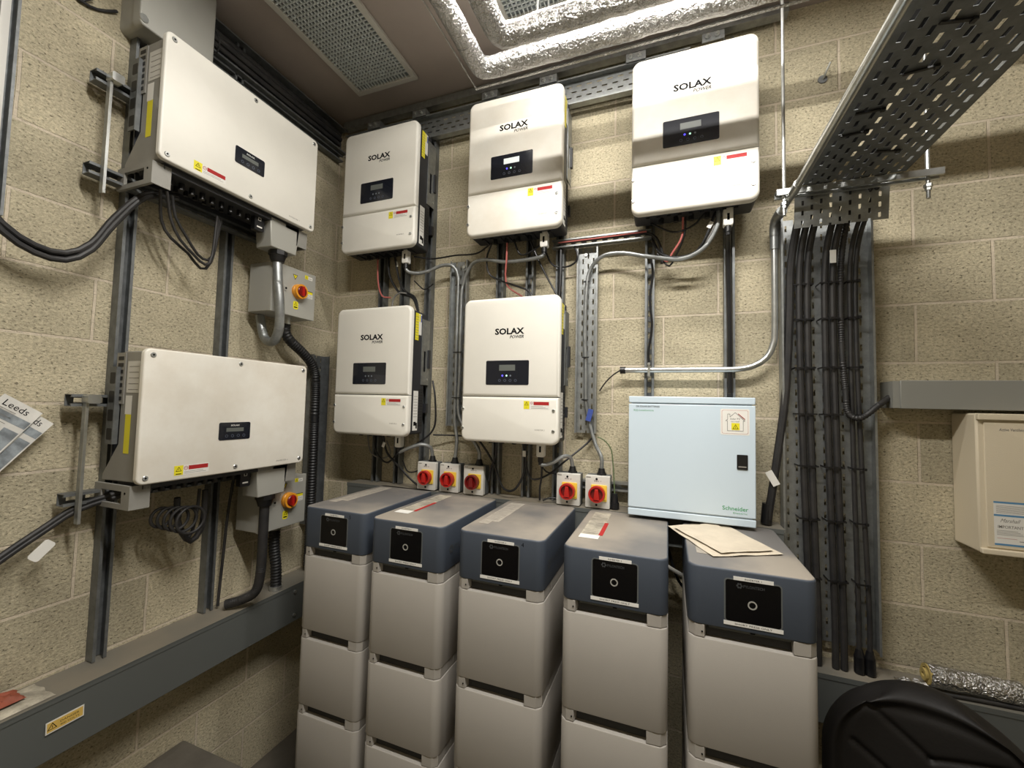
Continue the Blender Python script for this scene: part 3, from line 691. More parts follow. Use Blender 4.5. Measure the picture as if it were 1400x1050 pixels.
for y, lab in ((-1.08, 'left'), (-.705, 'right')):
    b = MB(); channel(b, Ml, 3.5-.89, GALVD, slots=False)
    tag(obj('strut_channel', b, loc=(.001, y, .889)), lab+' upright strut on the left wall behind both landscape inverters', 'strut channel', 'upright struts on the left wall')

# grey box above the upper one
t = thing('junction_box', 'grey plastic junction box above the upper landscape inverter on the left wall', 'junction box', (.002, -1.01, 3.19), PI/2)
b = MB(); b.rr(-.125, .125, 0, .33, .02, 0, -.085, ENC); obj('base', b, t)
b = MB(); b.rr(-.13, .13, -.005, .335, .02, -.086, -.13, ENC, bev=.006); obj('lid', b, t)
for x in (-.118, .118):
    b = MB(); b.cyl((x, -.13, .02), (x, -.134, .02), .014, GALVB, 16); obj('lid_screw', b, t)
cab([(.10, -.87, 3.42), (.13, -.86, 3.36), (.10, -.85, 3.32), (.06, -.87, 3.33)], .003, 'thin black wire looping right of the grey junction box')

# grey rotary isolator enclosures
def big_iso(z0, label):
    t = thing('isolator_enclosure', label, 'isolator', (.0425, -.475, z0), PI/2, 'grey steel isolator enclosures on the left wall')
    b = MB(); b.rr(-.125, .125, 0, .235, .004, 0, -.13, ENC); obj('body', b, t)
    b = MB(); b.rr(-.127, .127, -.002, .237, .004, -.132, -.15, ENC, bev=.002); obj('door', b, t); d = t.children[-1]
    y = -.1503; x = .02; z = .125
    b = MB(); b.cyl((x, y, z), (x, y-.016, z), .037, ORG, 32, bev=.004); b.ring((x, y-.016, z), (0, -1, 0), .027, .036, .012, ORG); obj('yellow_collar', b, d)
    b = MB(); b.cyl((x, y-.016, z), (x, y-.034, z), .026, REDD, 28, bev=.003); b.rr(x-.006, x+.006, z-.024, z+.024, .003, y-.034, y-.040, RED); obj('rotary_knob', b, d)
    b = MB(); b.tri(.0, .198, y-.0002, .026, YST, INK, flip=True); obj('warning_sticker', b, d)
    b = MB(); b.box(.058, .078, y-.0003, y, .203, .222, YST); b.tri(.068, .211, y-.0005, .012, YST, INK); b.box(.079, .105, y-.0003, y, .203, .219, WST); b.box(.083, .1, y-.0005, y-.0003, .209, .212, INKG); obj('warning_sticker', b, d)
    b = MB(); b.box(.065, .11, y-.0003, y, .13, .145, YST); b.box(.065, .11, y-.0005, y-.0003, .142, .145, INK); b.box(.065, .11, y-.0003, y, .108, .130, WST)
    for k in range(3): b.box(.068, .107, y-.0005, y-.0003, .112+.006*k, .114+.006*k, INKG)
    obj('warning_sticker', b, d); b = MB(); b.rr(-.005, .025, .035, .075, .008, y, y-.0003, YST); b.tri(.01, .06, y-.0005, .017, YST, INK); b.box(.0, .02, y-.0006, y-.0004, .042, .048, INK)
    obj('warning_sticker', b, d)
    b = MB(); b.rr(-.06, -.045, .112, .138, .004, y, y-.003, ENC); b.cyl((-.0525, y-.003, .125), (-.0525, y-.005, .125), .005, INK, 12); obj('door_lock', b, d)
    b = MB(); b.cyl((.035, -.06, 0), (.035, -.06, -.012), .026, GALVB, 20); b.cyl((.035, -.06, -.012), (.035, -.06, -.02), .021, GALVB, 20); b.cyl((.035, -.06, -.02), (.035, -.06, -.032), .024, GALVB, 20); obj('hose_gland', b, t)
    return t
big_iso(2.245, 'grey isolator enclosure with red rotary knob below the upper landscape inverter')
big_iso(1.215, 'grey isolator enclosure with red rotary knob below the lower landscape inverter, behind the hanging hose')
# hoses of the left wall
HG = 'hoses on the left wall'
def hose(pts, r, label, m=BLK, **k):
    b = MB(); b.tube(pts, r, m, seg=16, **k); return tag(obj('flexible_hose', b), label, 'hose', HG)
hose([(.215, -.597, 2.47), (.225, -.597, 2.38), (.235, -.59, 2.27), (.22, -.575, 2.16), (.17, -.56, 2.105), (.09, -.545, 2.13), (.045, -.54, 2.24)], .021, 'grey ribbed hose hanging in a loop before the upper grey isolator', m=GALV, ring=.06, pitch=.008)
hose([(.1025, -.44, 2.213), (.1025, -.438, 2.17), (.10, -.40, 2.13), (.09, -.31, 2.08), (.08, -.235, 2.02), (.07, -.20, 1.93), (.07, -.195, 1.7), (.07, -.19, 1.2), (.07, -.19, .92)], .026, 'black corrugated hose from the upper isolator down the room corner', ring=.12, pitch=.014)
hose([(.215, -.597, 1.345), (.215, -.597, 1.2), (.21, -.595, 1.05), (.19, -.60, .96), (.14, -.63, .925), (.09, -.66, .91)], .021, 'dark ribbed hose hanging before the lower grey isolator', m=CABLE, ring=.06, pitch=.008)
hose([(.1025, -.44, 1.183), (.1025, -.44, 1.1), (.11, -.43, 1.0), (.11, -.425, .905)], .026, 'black corrugated hose from the lower isolator down to the trunking', ring=.12, pitch=.014)
b = MB(); b.cyl((.11, -.425, .887), (.11, -.425, .906), .03, GALVB, 20); tag(obj('hose_gland', b), 'bright metal gland on the left trunking below the corrugated hose', 'gland')

# cables under the landscape inverters
def bundle(pts, r, label, m=CABLE, group='cables under the landscape inverters'): return cab(pts, r, label, m, group=group)
bundle([(.19, -1.05, 2.59), (.17, -1.02, 2.50), (.16, -.98, 2.44), (.15, -.92, 2.40), (.15, -.875, 2.375), (.15, -.85, 2.42), (.16, -.845, 2.59)], .0055, 'front black cable looping below the upper landscape inverter')
bundle([(.17, -1.02, 2.59), (.16, -1.0, 2.52), (.15, -.95, 2.46), (.14, -.90, 2.41), (.14, -.86, 2.40), (.14, -.835, 2.45), (.15, -.83, 2.59)], .0055, 'middle black cable looping below the upper landscape inverter')
bundle([(.18, -1.065, 2.59), (.15, -1.04, 2.49), (.14, -1.0, 2.44), (.13, -.93, 2.405), (.13, -.88, 2.36), (.13, -.84, 2.40), (.14, -.815, 2.59)], .0055, 'rear black cable looping below the upper landscape inverter')
for k in range(5):
    a = k*.5; cy, cz = -.975+.02*k, 1.375-.006*k; r = .035+.004*k
    bundle([(.15+.01*k, cy+r*math.cos(u), cz+r*math.sin(u)) for u in [a+i*PI/6 for i in range(13)]], .0055,
           ['first', 'second', 'third', 'fourth', 'fifth'][k]+' turn of the black coil below the lower landscape inverter, counted from the left')
bundle([(.16, -.93, 1.44), (.15, -.92, 1.36), (.15, -.90, 1.30), (.15, -.865, 1.255), (.15, -.83, 1.29), (.15, -.82, 1.36), (.15, -.82, 1.45)], .011, 'thick black cable drooping below the lower landscape inverter')
bundle([(.16, -.85, 1.46), (.155, -.85, 1.38), (.15, -.86, 1.30), (.15, -.875, 1.27)], .006, 'thin black cable dropping into the droop below the lower landscape inverter')
bundle([(.09, -.655, 1.5), (.06, -.655, 1.3), (.055, -.66, 1.15), (.05, -.665, 1.0), (.05, -.67, .9)], .006, 'thin black cable running down beside the right strut of the left wall')
# cables at the far left
for k, (dz, dx) in enumerate(((0, 0), (.014, .012), (-.010, .015))):
    cab([(.09+dx, -1.56, 2.60+dz), (.085+dx, -1.47, 2.40+dz), (.08+dx, -1.41, 2.315+dz), (.08+dx, -1.34, 2.275+dz), (.08+dx, -1.27, 2.275+dz), (.085+dx, -1.21, 2.33+dz), (.10+dx, -1.16, 2.44+dz), (.13+dx, -1.09, 2.56+dz*.5), (.15, -.99, 2.60+dz*.3)], .0095,
        ['lowest', 'uppermost', 'front'][k]+' of three thick black cables sagging left of the upper landscape inverter', group='black cables sagging at the left')
for k, dz in enumerate((0, .014)):
    cab([(.07, -1.50, 1.20+dz), (.065, -1.42, 1.265+dz), (.06, -1.345, 1.325+dz), (.06, -1.26, 1.385+dz), (.07, -1.18, 1.44+dz), (.11, -1.08, 1.475+dz)], .009,
        ['lower', 'upper'][k]+' black cable slanting down left from the lower landscape inverter', group='black cables slanting at the lower left')
b = MB(); b.rr(-.016, .016, -.032, .032, .008, 0, .003, WST, axis='x'); o = obj('cable_tag', b, loc=(.085, -1.268, 1.335)); o.rotation_euler = (-.75, 0, 0); tag(o, 'white tag hanging from the slanting cables at the lower left', 'tag')

# ------------------------------------------------------------------ trunking
def trunk(x0, x1, y0, y1, z0, z1, label, m=TRUNK, lid='z', name='cable_trunking'):
    t = thing(name, label, 'trunking', (x0, y0, z0), group='grey steel trunking')
    L_, D, H_ = x1-x0, y1-y0, z1-z0
    b = MB()
    if lid == 'z': b.box(0, L_, 0, D, 0, H_-.004, m); obj('body', b, t, bevel=.002); b = MB(); b.box(-.002 if L_ > D else 0, L_+.003, -.002, D, H_-.0035, H_, m); b.box(L_ if L_ < D else 0, L_+.002 if L_ < D else L_, -.002, D if L_ < D else 0, H_-.018, H_-.0035, m); obj('lid', b, t)
    else: b.box(0, L_, .003, D, 0, H_, m); obj('body', b, t); b = MB(); b.box(.02, L_, -.003, .002, -.002, H_+.002, m); obj('lid', b, t, bevel=.002)
    return t
tl = trunk(.001, .15, -3.0, -.005, .70, .886, 'long grey trunking low on the left wall, running to the corner')
b = MB(); Mw = Matrix.Translation((.1535, -1.21, .103))
lb = MB(); lb.box(-.045, .045, -.0008, 0, -.018, .018, WST); lb.box(-.042, .042, -.0012, -.0008, -.014, .014, YOL); lb.tri(-.03, -.001, -.0014, .02, YOL, INK); lb.text('DANGER', -.012, .001, -.0014, .006, INK, width=.045); lb.text('400 VOLTS', -.012, -.009, -.0014, .005, INK, width=.045)
lb.xf(Matrix.Translation((.153, 1.79, .103)) @ Matrix.Rotation(PI/2, 4, 'Z') @ Matrix.Rotation(-.02, 4, 'Y')); obj('warning_label', lb, tl)
for z in (.035, .15):
    b = MB(); b.cyl((.149, 2.655, z), (.155, 2.655, z), .008, GALVB, 14); obj('lid_screw', b, tl)
trunk(.25, 2.352, -.115, -.002, 1.255, LEDGE, 'grey trunking ledge on the back wall behind the battery towers')
trunk(2.37, 4.5, -.125, -.002, .70, .877, 'low grey trunking on the back wall behind the black chair')
t = trunk(2.70, 4.5, -.10, -.002, 1.850, 1.948, 'light grey box trunking on the wall above the cream heater', m=TRUNKR, lid='y')

# ------------------------------------------------------------------ small rotary isolators
def rot_iso(x, label, num, kn=RED):
    t = thing('rotary_isolator', label, 'isolator', (x, -.042, LEDGE+.004), group='small red and yellow rotary isolators on the ledge')
    w_ = .054; H_ = .142; yf = -.068
    b = MB(); b.rr(-w_, w_, 0, H_, .004, 0, -.045, IPD); obj('box', b, t)
    b = MB(); b.rr(-w_, w_, 0, H_, .005, -.0455, yf, IP, bev=.002); obj('front', b, t); f = t.children[-1]
    y = yf-.0004
    b = MB(); b.rr(-.028, .042, .032, .103, .004, yf+.001, yf-.005, YEL, bev=.001); obj('yellow_plate', b, f)
    b = MB(); b.cyl((0, yf-.005, .065), (0, yf-.016, .065), .035, REDD, 30); b.ring((0, yf-.005, .065), (0, -1, 0), .028, .036, .024, kn, 32); b.slab([(-.013, .04), (.013, .04), (.007, .088), (-.007, .088)], yf-.016, yf-.034, kn, bev=.003); obj('rotary_knob', b, f)
    b = MB(); b.text('INV %d' % num, 0, .116, y, .006, INK, align='c', width=.03); b.text('OFF', .034, .035, y-.005, .004, INK, align='c'); b.box(-.05, -.03, y, y+.0003, .132, .136, INKG); obj('lettering', b, f)
    for z in (.128, .014):
        b = MB(); b.cyl((-.004, yf+.001, z), (-.004, yf-.001, z), .005, INK, 12); obj('cover_screw', b, f)
    b = MB(); b.cyl((.012, -.03, H_), (.012, -.03, H_+.008), .022, BLKP, 8); b.cyl((.012, -.03, H_+.008), (.012, -.03, H_+.03), .018, BLKP, 12, r1=.013); obj('cable_gland', b, t)
    return t
rot_iso(.757, 'leftmost small rotary isolator on the ledge, knob half turned', 5, RED)
rot_iso(.890, 'second small rotary isolator from the left on the ledge', 4, RED)
rot_iso(1.028, 'third small rotary isolator, darker, below the middle inverter', 3, REDD)
rot_iso(1.507, 'rotary isolator left of the pair beside the pale cabinet', 2, RED)
rot_iso(1.640, 'rotary isolator nearest the pale blue cabinet', 1, RED)
strut((1.46, -.001, 1.468), 0, .33, 'short horizontal strut behind the pair of isolators beside the cabinet', axis='x', m=GALV)

# flexible steel conduits
FG = 'thin flexible steel conduits'
def flex(pts, label): return cab(pts, .0095, label, GALV, name='flexible_conduit', cat='conduit', group=FG, seg=10, ring=.1, pitch=.008)
flex([(.611, -.15, 2.545), (.63, -.145, 2.528), (.67, -.13, 2.522), (.724, -.11, 2.534), (.801, -.09, 2.565), (.86, -.075, 2.556), (.882, -.06, 2.49), (.879, -.055, 2.35), (.879, -.05, 2.0), (.882, -.05, 1.75), (.90, -.055, 1.64), (.902, -.072, 1.545)], 'steel flex from the upper corner inverter to the second isolator')
flex([(1.383, -.15, 2.54), (1.36, -.15, 2.53), (1.271, -.13, 2.531), (1.167, -.11, 2.541), (1.045, -.09, 2.571), (.968, -.075, 2.557), (.915, -.06, 2.47), (.902, -.055, 2.35), (.902, -.05, 2.0), (.904, -.05, 1.78), (.97, -.06, 1.68), (1.035, -.075, 1.60), (1.04, -.072, 1.545)], 'steel flex from the middle upper inverter to the third isolator')
flex([(2.125, -.145, 2.652), (2.118, -.145, 2.58), (2.08, -.14, 2.51), (2.03, -.135, 2.475), (1.97, -.13, 2.464), (1.906, -.12, 2.479), (1.829, -.1, 2.504), (1.733, -.09, 2.531), (1.649, -.08, 2.53), (1.591, -.06, 2.487), (1.570, -.055, 2.404), (1.563, -.05, 2.2), (1.569, -.05, 2.0), (1.572, -.05, 1.85), (1.588, -.045, 1.76), (1.62, -.06, 1.66), (1.65, -.072, 1.60), (1.652, -.072, 1.545)], 'steel flex from the right upper inverter to the isolator by the cabinet')
flex([(.611, -.15, 1.565), (.63, -.15, 1.575), (.676, -.14, 1.595), (.729, -.12, 1.612), (.765, -.09, 1.595), (.769, -.073, 1.545)], 'short steel flex from the lower corner inverter to the leftmost isolator')
flex([(1.386, -.15, 1.56), (1.40, -.15, 1.558), (1.44, -.14, 1.57), (1.485, -.115, 1.598), (1.512, -.09, 1.59), (1.519, -.073, 1.545)], 'short steel flex from the lower middle inverter to the isolator left of the pair')
for z in (2.46, 2.10, 1.86):
    b = MB(); b.box(.866, .916, -.063, -.060, z-.002, z+.003, BLKP); o = obj('cable_tie', b, pt1); o.location = (-.882, .03, -1.71)
for z in (2.42, 2.06, 1.86):
    b = MB(); b.box(1.552, 1.585, -.063, -.060, z-.002, z+.003, BLKP); b.box(1.56, 1.566, -.069, -.062, z-.004, z+.004, BLKP); o = obj('cable_tie', b, pt2); o.location = (-1.571, .03, -1.705)
b = MB(); b.box(-.012, .012, -.003, 0, -.028, .028, BLUET, Matrix.Translation((1.592, -.062, 1.79)) @ Matrix.Rotation(.25, 4, 'Y')); tag(obj('cable_tag', b), 'blue tag wrapped on the flex at the foot of the tray beside the cabinet', 'tag')

# loose wires around the inverters
WG = 'loose wires around the inverters'
def wire(pts, r, label, m=BLKP): return cab(pts, r, label, m, group=WG, seg=8, res=.015)
wire([(.64, -.12, 2.62), (.721, -.06, 2.62), (.849, -.045, 2.63), (.979, -.05, 2.625), (1.07, -.09, 2.645)], .0045, 'black wire strung between the upper corner and upper middle inverters')
wire([(1.99, -.14, 2.64), (1.985, -.12, 2.561), (1.95, -.1, 2.507), (1.927, -.085, 2.474), (1.91, -.08, 2.49)], .0045, 'pink wire hanging below the right upper inverter', PINK)
wire([(2.0, -.14, 2.64), (1.996, -.13, 2.57), (1.965, -.1, 2.496), (1.936, -.08, 2.455), (1.905, -.07, 2.49), (1.885, -.07, 2.52)], .004, 'black wire twisted with the pink wire below the right upper inverter')
wire([(2.115, -.14, 2.65), (2.077, -.14, 2.541), (2.037, -.12, 2.49), (1.965, -.1, 2.483), (1.90, -.08, 2.515), (1.867, -.05, 2.585), (1.85, -.05, 2.61)], .006, 'black wire with a white tag below the right upper inverter')
wire([(2.13, -.14, 2.65), (2.10, -.14, 2.56), (2.05, -.12, 2.50), (1.98, -.09, 2.475), (1.90, -.08, 2.50)], .005, 'grey wire beside the tagged black wire below the right upper inverter', GYCAB)
wire([(1.70, -.062, 2.63), (1.80, -.062, 2.63), (1.868, -.07, 2.605), (1.896, -.07, 2.557), (1.908, -.07, 2.506), (1.905, -.08, 2.47)], .006, 'black wire leaving the small slotted tray and dropping right')
wire([(1.43, -.07, 2.622), (1.6, -.07, 2.622), (1.84, -.07, 2.626)], .004, 'red wire lying in the small slotted tray', PINK)
wire([(1.84, -.10, 2.66), (1.95, -.13, 2.585), (2.03, -.14, 2.60), (2.07, -.14, 2.645)], .004, 'black wire in a shallow curve tight under the right upper inverter')
wire([(1.498, -.06, 2.61), (1.523, -.07, 2.565), (1.52, -.07, 2.522), (1.472, -.06, 2.503), (1.40, -.06, 2.52), (1.36, -.06, 2.60)], .0045, 'black wire looping left of the tray beside the cabinet')
wire([(1.19, -.14, 2.64), (1.185, -.13, 2.55), (1.17, -.1, 2.47), (1.18, -.08, 2.42), (1.25, -.07, 2.37)], .0045, 'pink wire hanging below the middle upper inverter', PINK)
wire([(1.10, -.12, 2.64), (1.06, -.09, 2.58), (1.07, -.08, 2.50), (1.13, -.08, 2.46), (1.22, -.1, 2.42), (1.30, -.11, 2.38), (1.33, -.12, 2.31)], .0045, 'black wire looping below the middle upper inverter, left side')
wire([(1.22, -.13, 2.64), (1.26, -.13, 2.56), (1.34, -.13, 2.585), (1.38, -.13, 2.63)], .0045, 'black wire in a small loop under the middle upper inverter')
wire([(1.30, -.13, 2.64), (1.35, -.12, 2.52), (1.40, -.1, 2.42), (1.45, -.09, 2.33)], .0045, 'black wire slanting down right behind the middle inverters')
wire([(1.44, -.06, 2.6), (1.44, -.06, 2.45), (1.435, -.06, 2.33)], .008, 'black wire running down the strut right of the middle inverters')
wire([(.475, -.13, 2.64), (.49, -.12, 2.52), (.55, -.11, 2.43), (.63, -.11, 2.40), (.68, -.13, 2.33), (.70, -.14, 2.28)], .007, 'thick black wire arching to the top right of the lower corner inverter')
wire([(.52, -.13, 2.64), (.55, -.12, 2.50), (.58, -.11, 2.44), (.65, -.11, 2.395), (.69, -.13, 2.30)], .006, 'second black wire arching to the top right of the lower corner inverter')
wire([(.40, -.12, 2.64), (.395, -.10, 2.50), (.41, -.08, 2.43), (.46, -.07, 2.42)], .0045, 'pink wire hanging below the upper corner inverter', PINK)
wire([(.60, -.12, 2.42), (.55, -.12, 2.425), (.515, -.12, 2.39), (.51, -.12, 2.31)], .0045, 'grey wire looping above the lower corner inverter', GYCAB)
wire([(.62, -.08, 2.50), (.68, -.07, 2.45), (.73, -.06, 2.48)], .0035, 'thin black wire sagging below the flex of the upper corner inverter')
wire([(.43, -.13, 1.66), (.44, -.12, 1.56), (.50, -.10, 1.50), (.58, -.1, 1.56), (.70, -.1, 1.62), (.77, -.07, 1.70), (.765, -.06, 1.85), (.74, -.05, 1.95)], .005, 'black wire looping below and up the right of the lower corner inverter')
wire([(.50, -.14, 1.65), (.52, -.13, 1.56), (.58, -.11, 1.49), (.66, -.10, 1.42), (.71, -.09, 1.385)], .0055, 'black wire slanting down from the lower corner inverter to the leftmost isolator')
wire([(.38, -.12, 1.65), (.39, -.10, 1.55), (.46, -.09, 1.52), (.52, -.10, 1.55), (.50, -.11, 1.62)], .004, 'grey wire looping below the lower corner inverter', GYCAB)
wire([(.60, -.1, 1.52), (.63, -.09, 1.46), (.69, -.08, 1.47), (.72, -.07, 1.52)], .0035, 'thin black wire sagging left of the leftmost isolator')
wire([(.76, -.06, 1.66), (.90, -.028, 1.66), (1.02, -.06, 1.655)], .004, 'thin black wire strung between the two lower inverters')
wire([(1.06, -.14, 1.66), (1.10, -.12, 1.60), (1.14, -.11, 1.53), (1.16, -.1, 1.47), (1.19, -.1, 1.42), (1.24, -.1, 1.42), (1.28, -.1, 1.48), (1.30, -.11, 1.55), (1.29, -.12, 1.65)], .0055, 'black wire making a wide loop below the lower middle inverter')
wire([(1.16, -.14, 1.66), (1.15, -.12, 1.58), (1.12, -.1, 1.52), (1.10, -.08, 1.45)], .006, 'black wire dropping steeply below the lower middle inverter')
wire([(1.30, -.12, 1.60), (1.31, -.11, 1.52), (1.33, -.10, 1.48), (1.38, -.10, 1.49), (1.44, -.09, 1.53), (1.47, -.08, 1.56), (1.58, -.03, 1.66), (1.62, -.02, 1.72)], .0045, 'black wire rising right from below the lower middle inverter towards the tray')
wire([(1.37, -.12, 1.57), (1.40, -.1, 1.52), (1.45, -.08, 1.51), (1.48, -.07, 1.49)], .004, 'black wire running into the isolator left of the pair')
wire([(1.385, -.13, 1.57), (1.38, -.11, 1.50), (1.37, -.1, 1.44), (1.37, -.1, 1.385)], .0045, 'black wire dropping straight onto the ledge below the lower middle inverter')
wire([(1.385, -.10, 1.385), (1.42, -.09, 1.40), (1.46, -.08, 1.395)], .004, 'short black wire lying on the ledge beside the isolators')
wire([(1.632, -.072, 1.69), (1.66, -.075, 1.68), (1.692, -.07, 1.64), (1.703, -.07, 1.56), (1.712, -.08, 1.44)], .0028, 'thin green wire hanging left of the cabinet', GRNC)
b = MB(); b.cyl((1.712, -.08, 1.445), (1.712, -.08, 1.405), .013, BLKP, 12, r1=.016); b.cyl((1.712, -.08, 1.405), (1.712, -.08, 1.378), .02, BLKP, 8); tag(obj('cable_gland', b), 'loose black gland on the ledge left of the cabinet', 'gland')
wire([(1.857, -.06, 2.51), (1.866, -.05, 2.44), (1.855, -.048, 2.32), (1.864, -.048, 2.2), (1.85, -.048, 2.08), (1.853, -.05, 2.03)], .005, 'black wire down the left slotted strut above the cabinet')
wire([(2.158, -.15, 2.545), (2.165, -.10, 2.52), (2.17, -.058, 2.46), (2.175, -.055, 2.2), (2.177, -.055, 1.9)], .011, 'thick black cable down the right slotted strut above the cabinet')
for p, r_, lab in (((2.093, -.148, 2.59), .5, 'white tag on the black wire below the right upper inverter'), ((1.298, -.128, 1.60), 0, 'white tag on the wire loop below the lower middle inverter'), ((.535, -.127, 2.585), -.3, 'white tag below the upper corner inverter'), ((.505, -.14, 1.60), .4, 'white tag below the lower corner inverter')):
    b = MB(); b.box(-.008, .008, -.0015, 0, -.014, .014, WST); o = obj('cable_tag', b, loc=p); o.rotation_euler = (0, r_, 0); tag(o, lab, 'tag')
wire([(1.93, -.10, 1.17), (1.96, -.10, 1.155), (2.0, -.11, 1.14), (2.03, -.12, 1.13)], .008, 'white cable between the two right battery towers', WST)
wire([(1.935, -.06, 1.23), (1.97, -.07, 1.12), (2.01, -.06, 1.06)], .006, 'black cable between the two right battery towers')

# ------------------------------------------------------------------ pale blue cabinet
t = thing('distribution_cabinet', 'pale blue steel distribution cabinet with a house sticker, above the ledge', 'cabinet', (2.012, -.043, 1.395))
b = MB(); b.box(-.222, .222, -.15, 0, .0, .478, CAB); obj('body', b, t, bevel=.003)
for q in ((-.006, .022), (.455, .482)):
    b = MB(); b.box(-.232, .232, -.157, -.12, q[0], q[1], CAB); obj('trim_strip', b, t, bevel=.003)
b = MB(); b.box(-.232, .232, -.157, -.151, .027, .451, CAB); obj('door', b, t, bevel=.003); d = t.children[-1]
b = MB(); b.rr(.168, .205, .208, .264, .003, -.1573, -.160, BLKP); b.box(.173, .20, -.1605, -.160, .216, .221, INKG); obj('latch', b, d)
b = MB(); y = -.1574
b.text('Schneider', .118, .052, y, .015, GREEN, width=.088, bold=.01); b.text('Electric', .155, .040, y, .006, GREEN, width=.048)
b.text('DB SOLAR BATTERIES', -.203, .437, y, .007, INK, width=.092, bold=.01); b.text('KQ Loadcentre', -.212, .421, y, .008, GREEN, width=.078); obj('lettering', b, d)
b = MB(); b.rr(.112, .212, .338, .438, .006, -.1571, y, WST)
b.rr(.117, .207, .343, .433, .006, y, y-.0002, RST); b.rr(.1178, .2062, .3438, .4322, .006, y-.0002, y-.0004, WST)
H = [(.136, .354), (.19, .354), (.19, .392), (.196, .392), (.163, .424), (.145, .407), (.145, .418), (.137, .418), (.137, .398), (.13, .392), (.136, .392)]
for a, c in zip(H, H[1:]+H[:1]): b.tube([(a[0], y-.0005, a[1]), (c[0], y-.0005, c[1])], .0007, INK, seg=4, smooth=False)
b.tube([(.173, y-.0006, .42), (.196, y-.0006, .399)], .0016, RST, seg=4, smooth=False)
b.text('Solar PV', .163, .397, y-.0006, .006, INK, width=.034, align='c'); b.text('on roof', .163, .387, y-.0006, .006, INK, width=.028, align='c')
b.box(.150, .178, y-.0006, y-.0004, .357, .384, YST); b.tri(.164, .367, y-.0008, .018, YST, INK)
obj('solar_sticker', b, d)

# ------------------------------------------------------------------ cream heater
t = thing('wall_heater', 'cream steel wall heater with blue and white notice, at the right edge', 'heater', (2.905, -.002, 1.375))
b = MB(); b.box(0, .75, -.132, 0, 0, .462, HEAT); obj('casing', b, t, bevel=.006)
b = MB(); b.rr(.018, .73, .022, .435, .003, -.1325, -.137, HEAT, bev=.002); b.rr(.0, .75, .44, .462, .004, -.1325, -.146, HEAT, bev=.003); b.rr(.0, .75, 0, .018, .004, -.1325, -.146, HEAT, bev=.003); obj('front_panel', b, t); d = t.children[-1]
b = MB(); y = -.1374; b.text('Active Ventilator T', .055, .405, y, .009, INKG, width=.075, slant=.2, bold=.01); obj('lettering', b, d)
b = MB(); b.box(.035, .117, y, y+.0003, .033, .172, WST)
for z in (.169, .127, .033): b.box(.035, .117, y-.0002, y, z-.001, z+.005, LBLUE)
for k in range(7): b.box(.041, .11, y-.0002, y, .137+.0038*k, .138+.0038*k, INKG)
b.text('Marshall', .075, .107, y-.0002, .012, INKG, width=.05, slant=.5, align='c'); b.text('IMPORTANT', .075, .088, y-.0002, .009, INKG, width=.062, align='c', bold=.01)
for k in range(4): b.box(.041, .11-.006*k, y-.0002, y, .066+.0045*k, .0672+.0045*k, INKG)
b.box(.041, .09, y-.0002, y, .055, .0558, RST); b.box(.095, .108, y-.0002, y, .048, .050, INKG); obj('notice', b, d)

# wall anchor
b = MB(); b.cyl((2.53, 0, 3.212), (2.53, -.004, 3.212), .017, GALVD, 12); b.tube([(2.53, -.002, 3.21), (2.536, -.02, 3.225), (2.548, -.035, 3.255)], .004, GALVB)
tag(obj('wall_anchor', b), 'bent steel anchor bolt sticking out of the wall left of the overhead tray', 'anchor bolt')
b = MB(); b.tube([(.004, -1.30, 3.22), (.012, -1.25, 3.20), (.006, -1.20, 3.215), (.01, -1.15, 3.255)], .005, CABLE); b.tube([(.006, -1.25, 3.20), (.02, -1.22, 3.235)], .004, CABLE)
tag(obj('wire_scrap', b), 'scrap of black wire on the wall at the top left', 'wire')

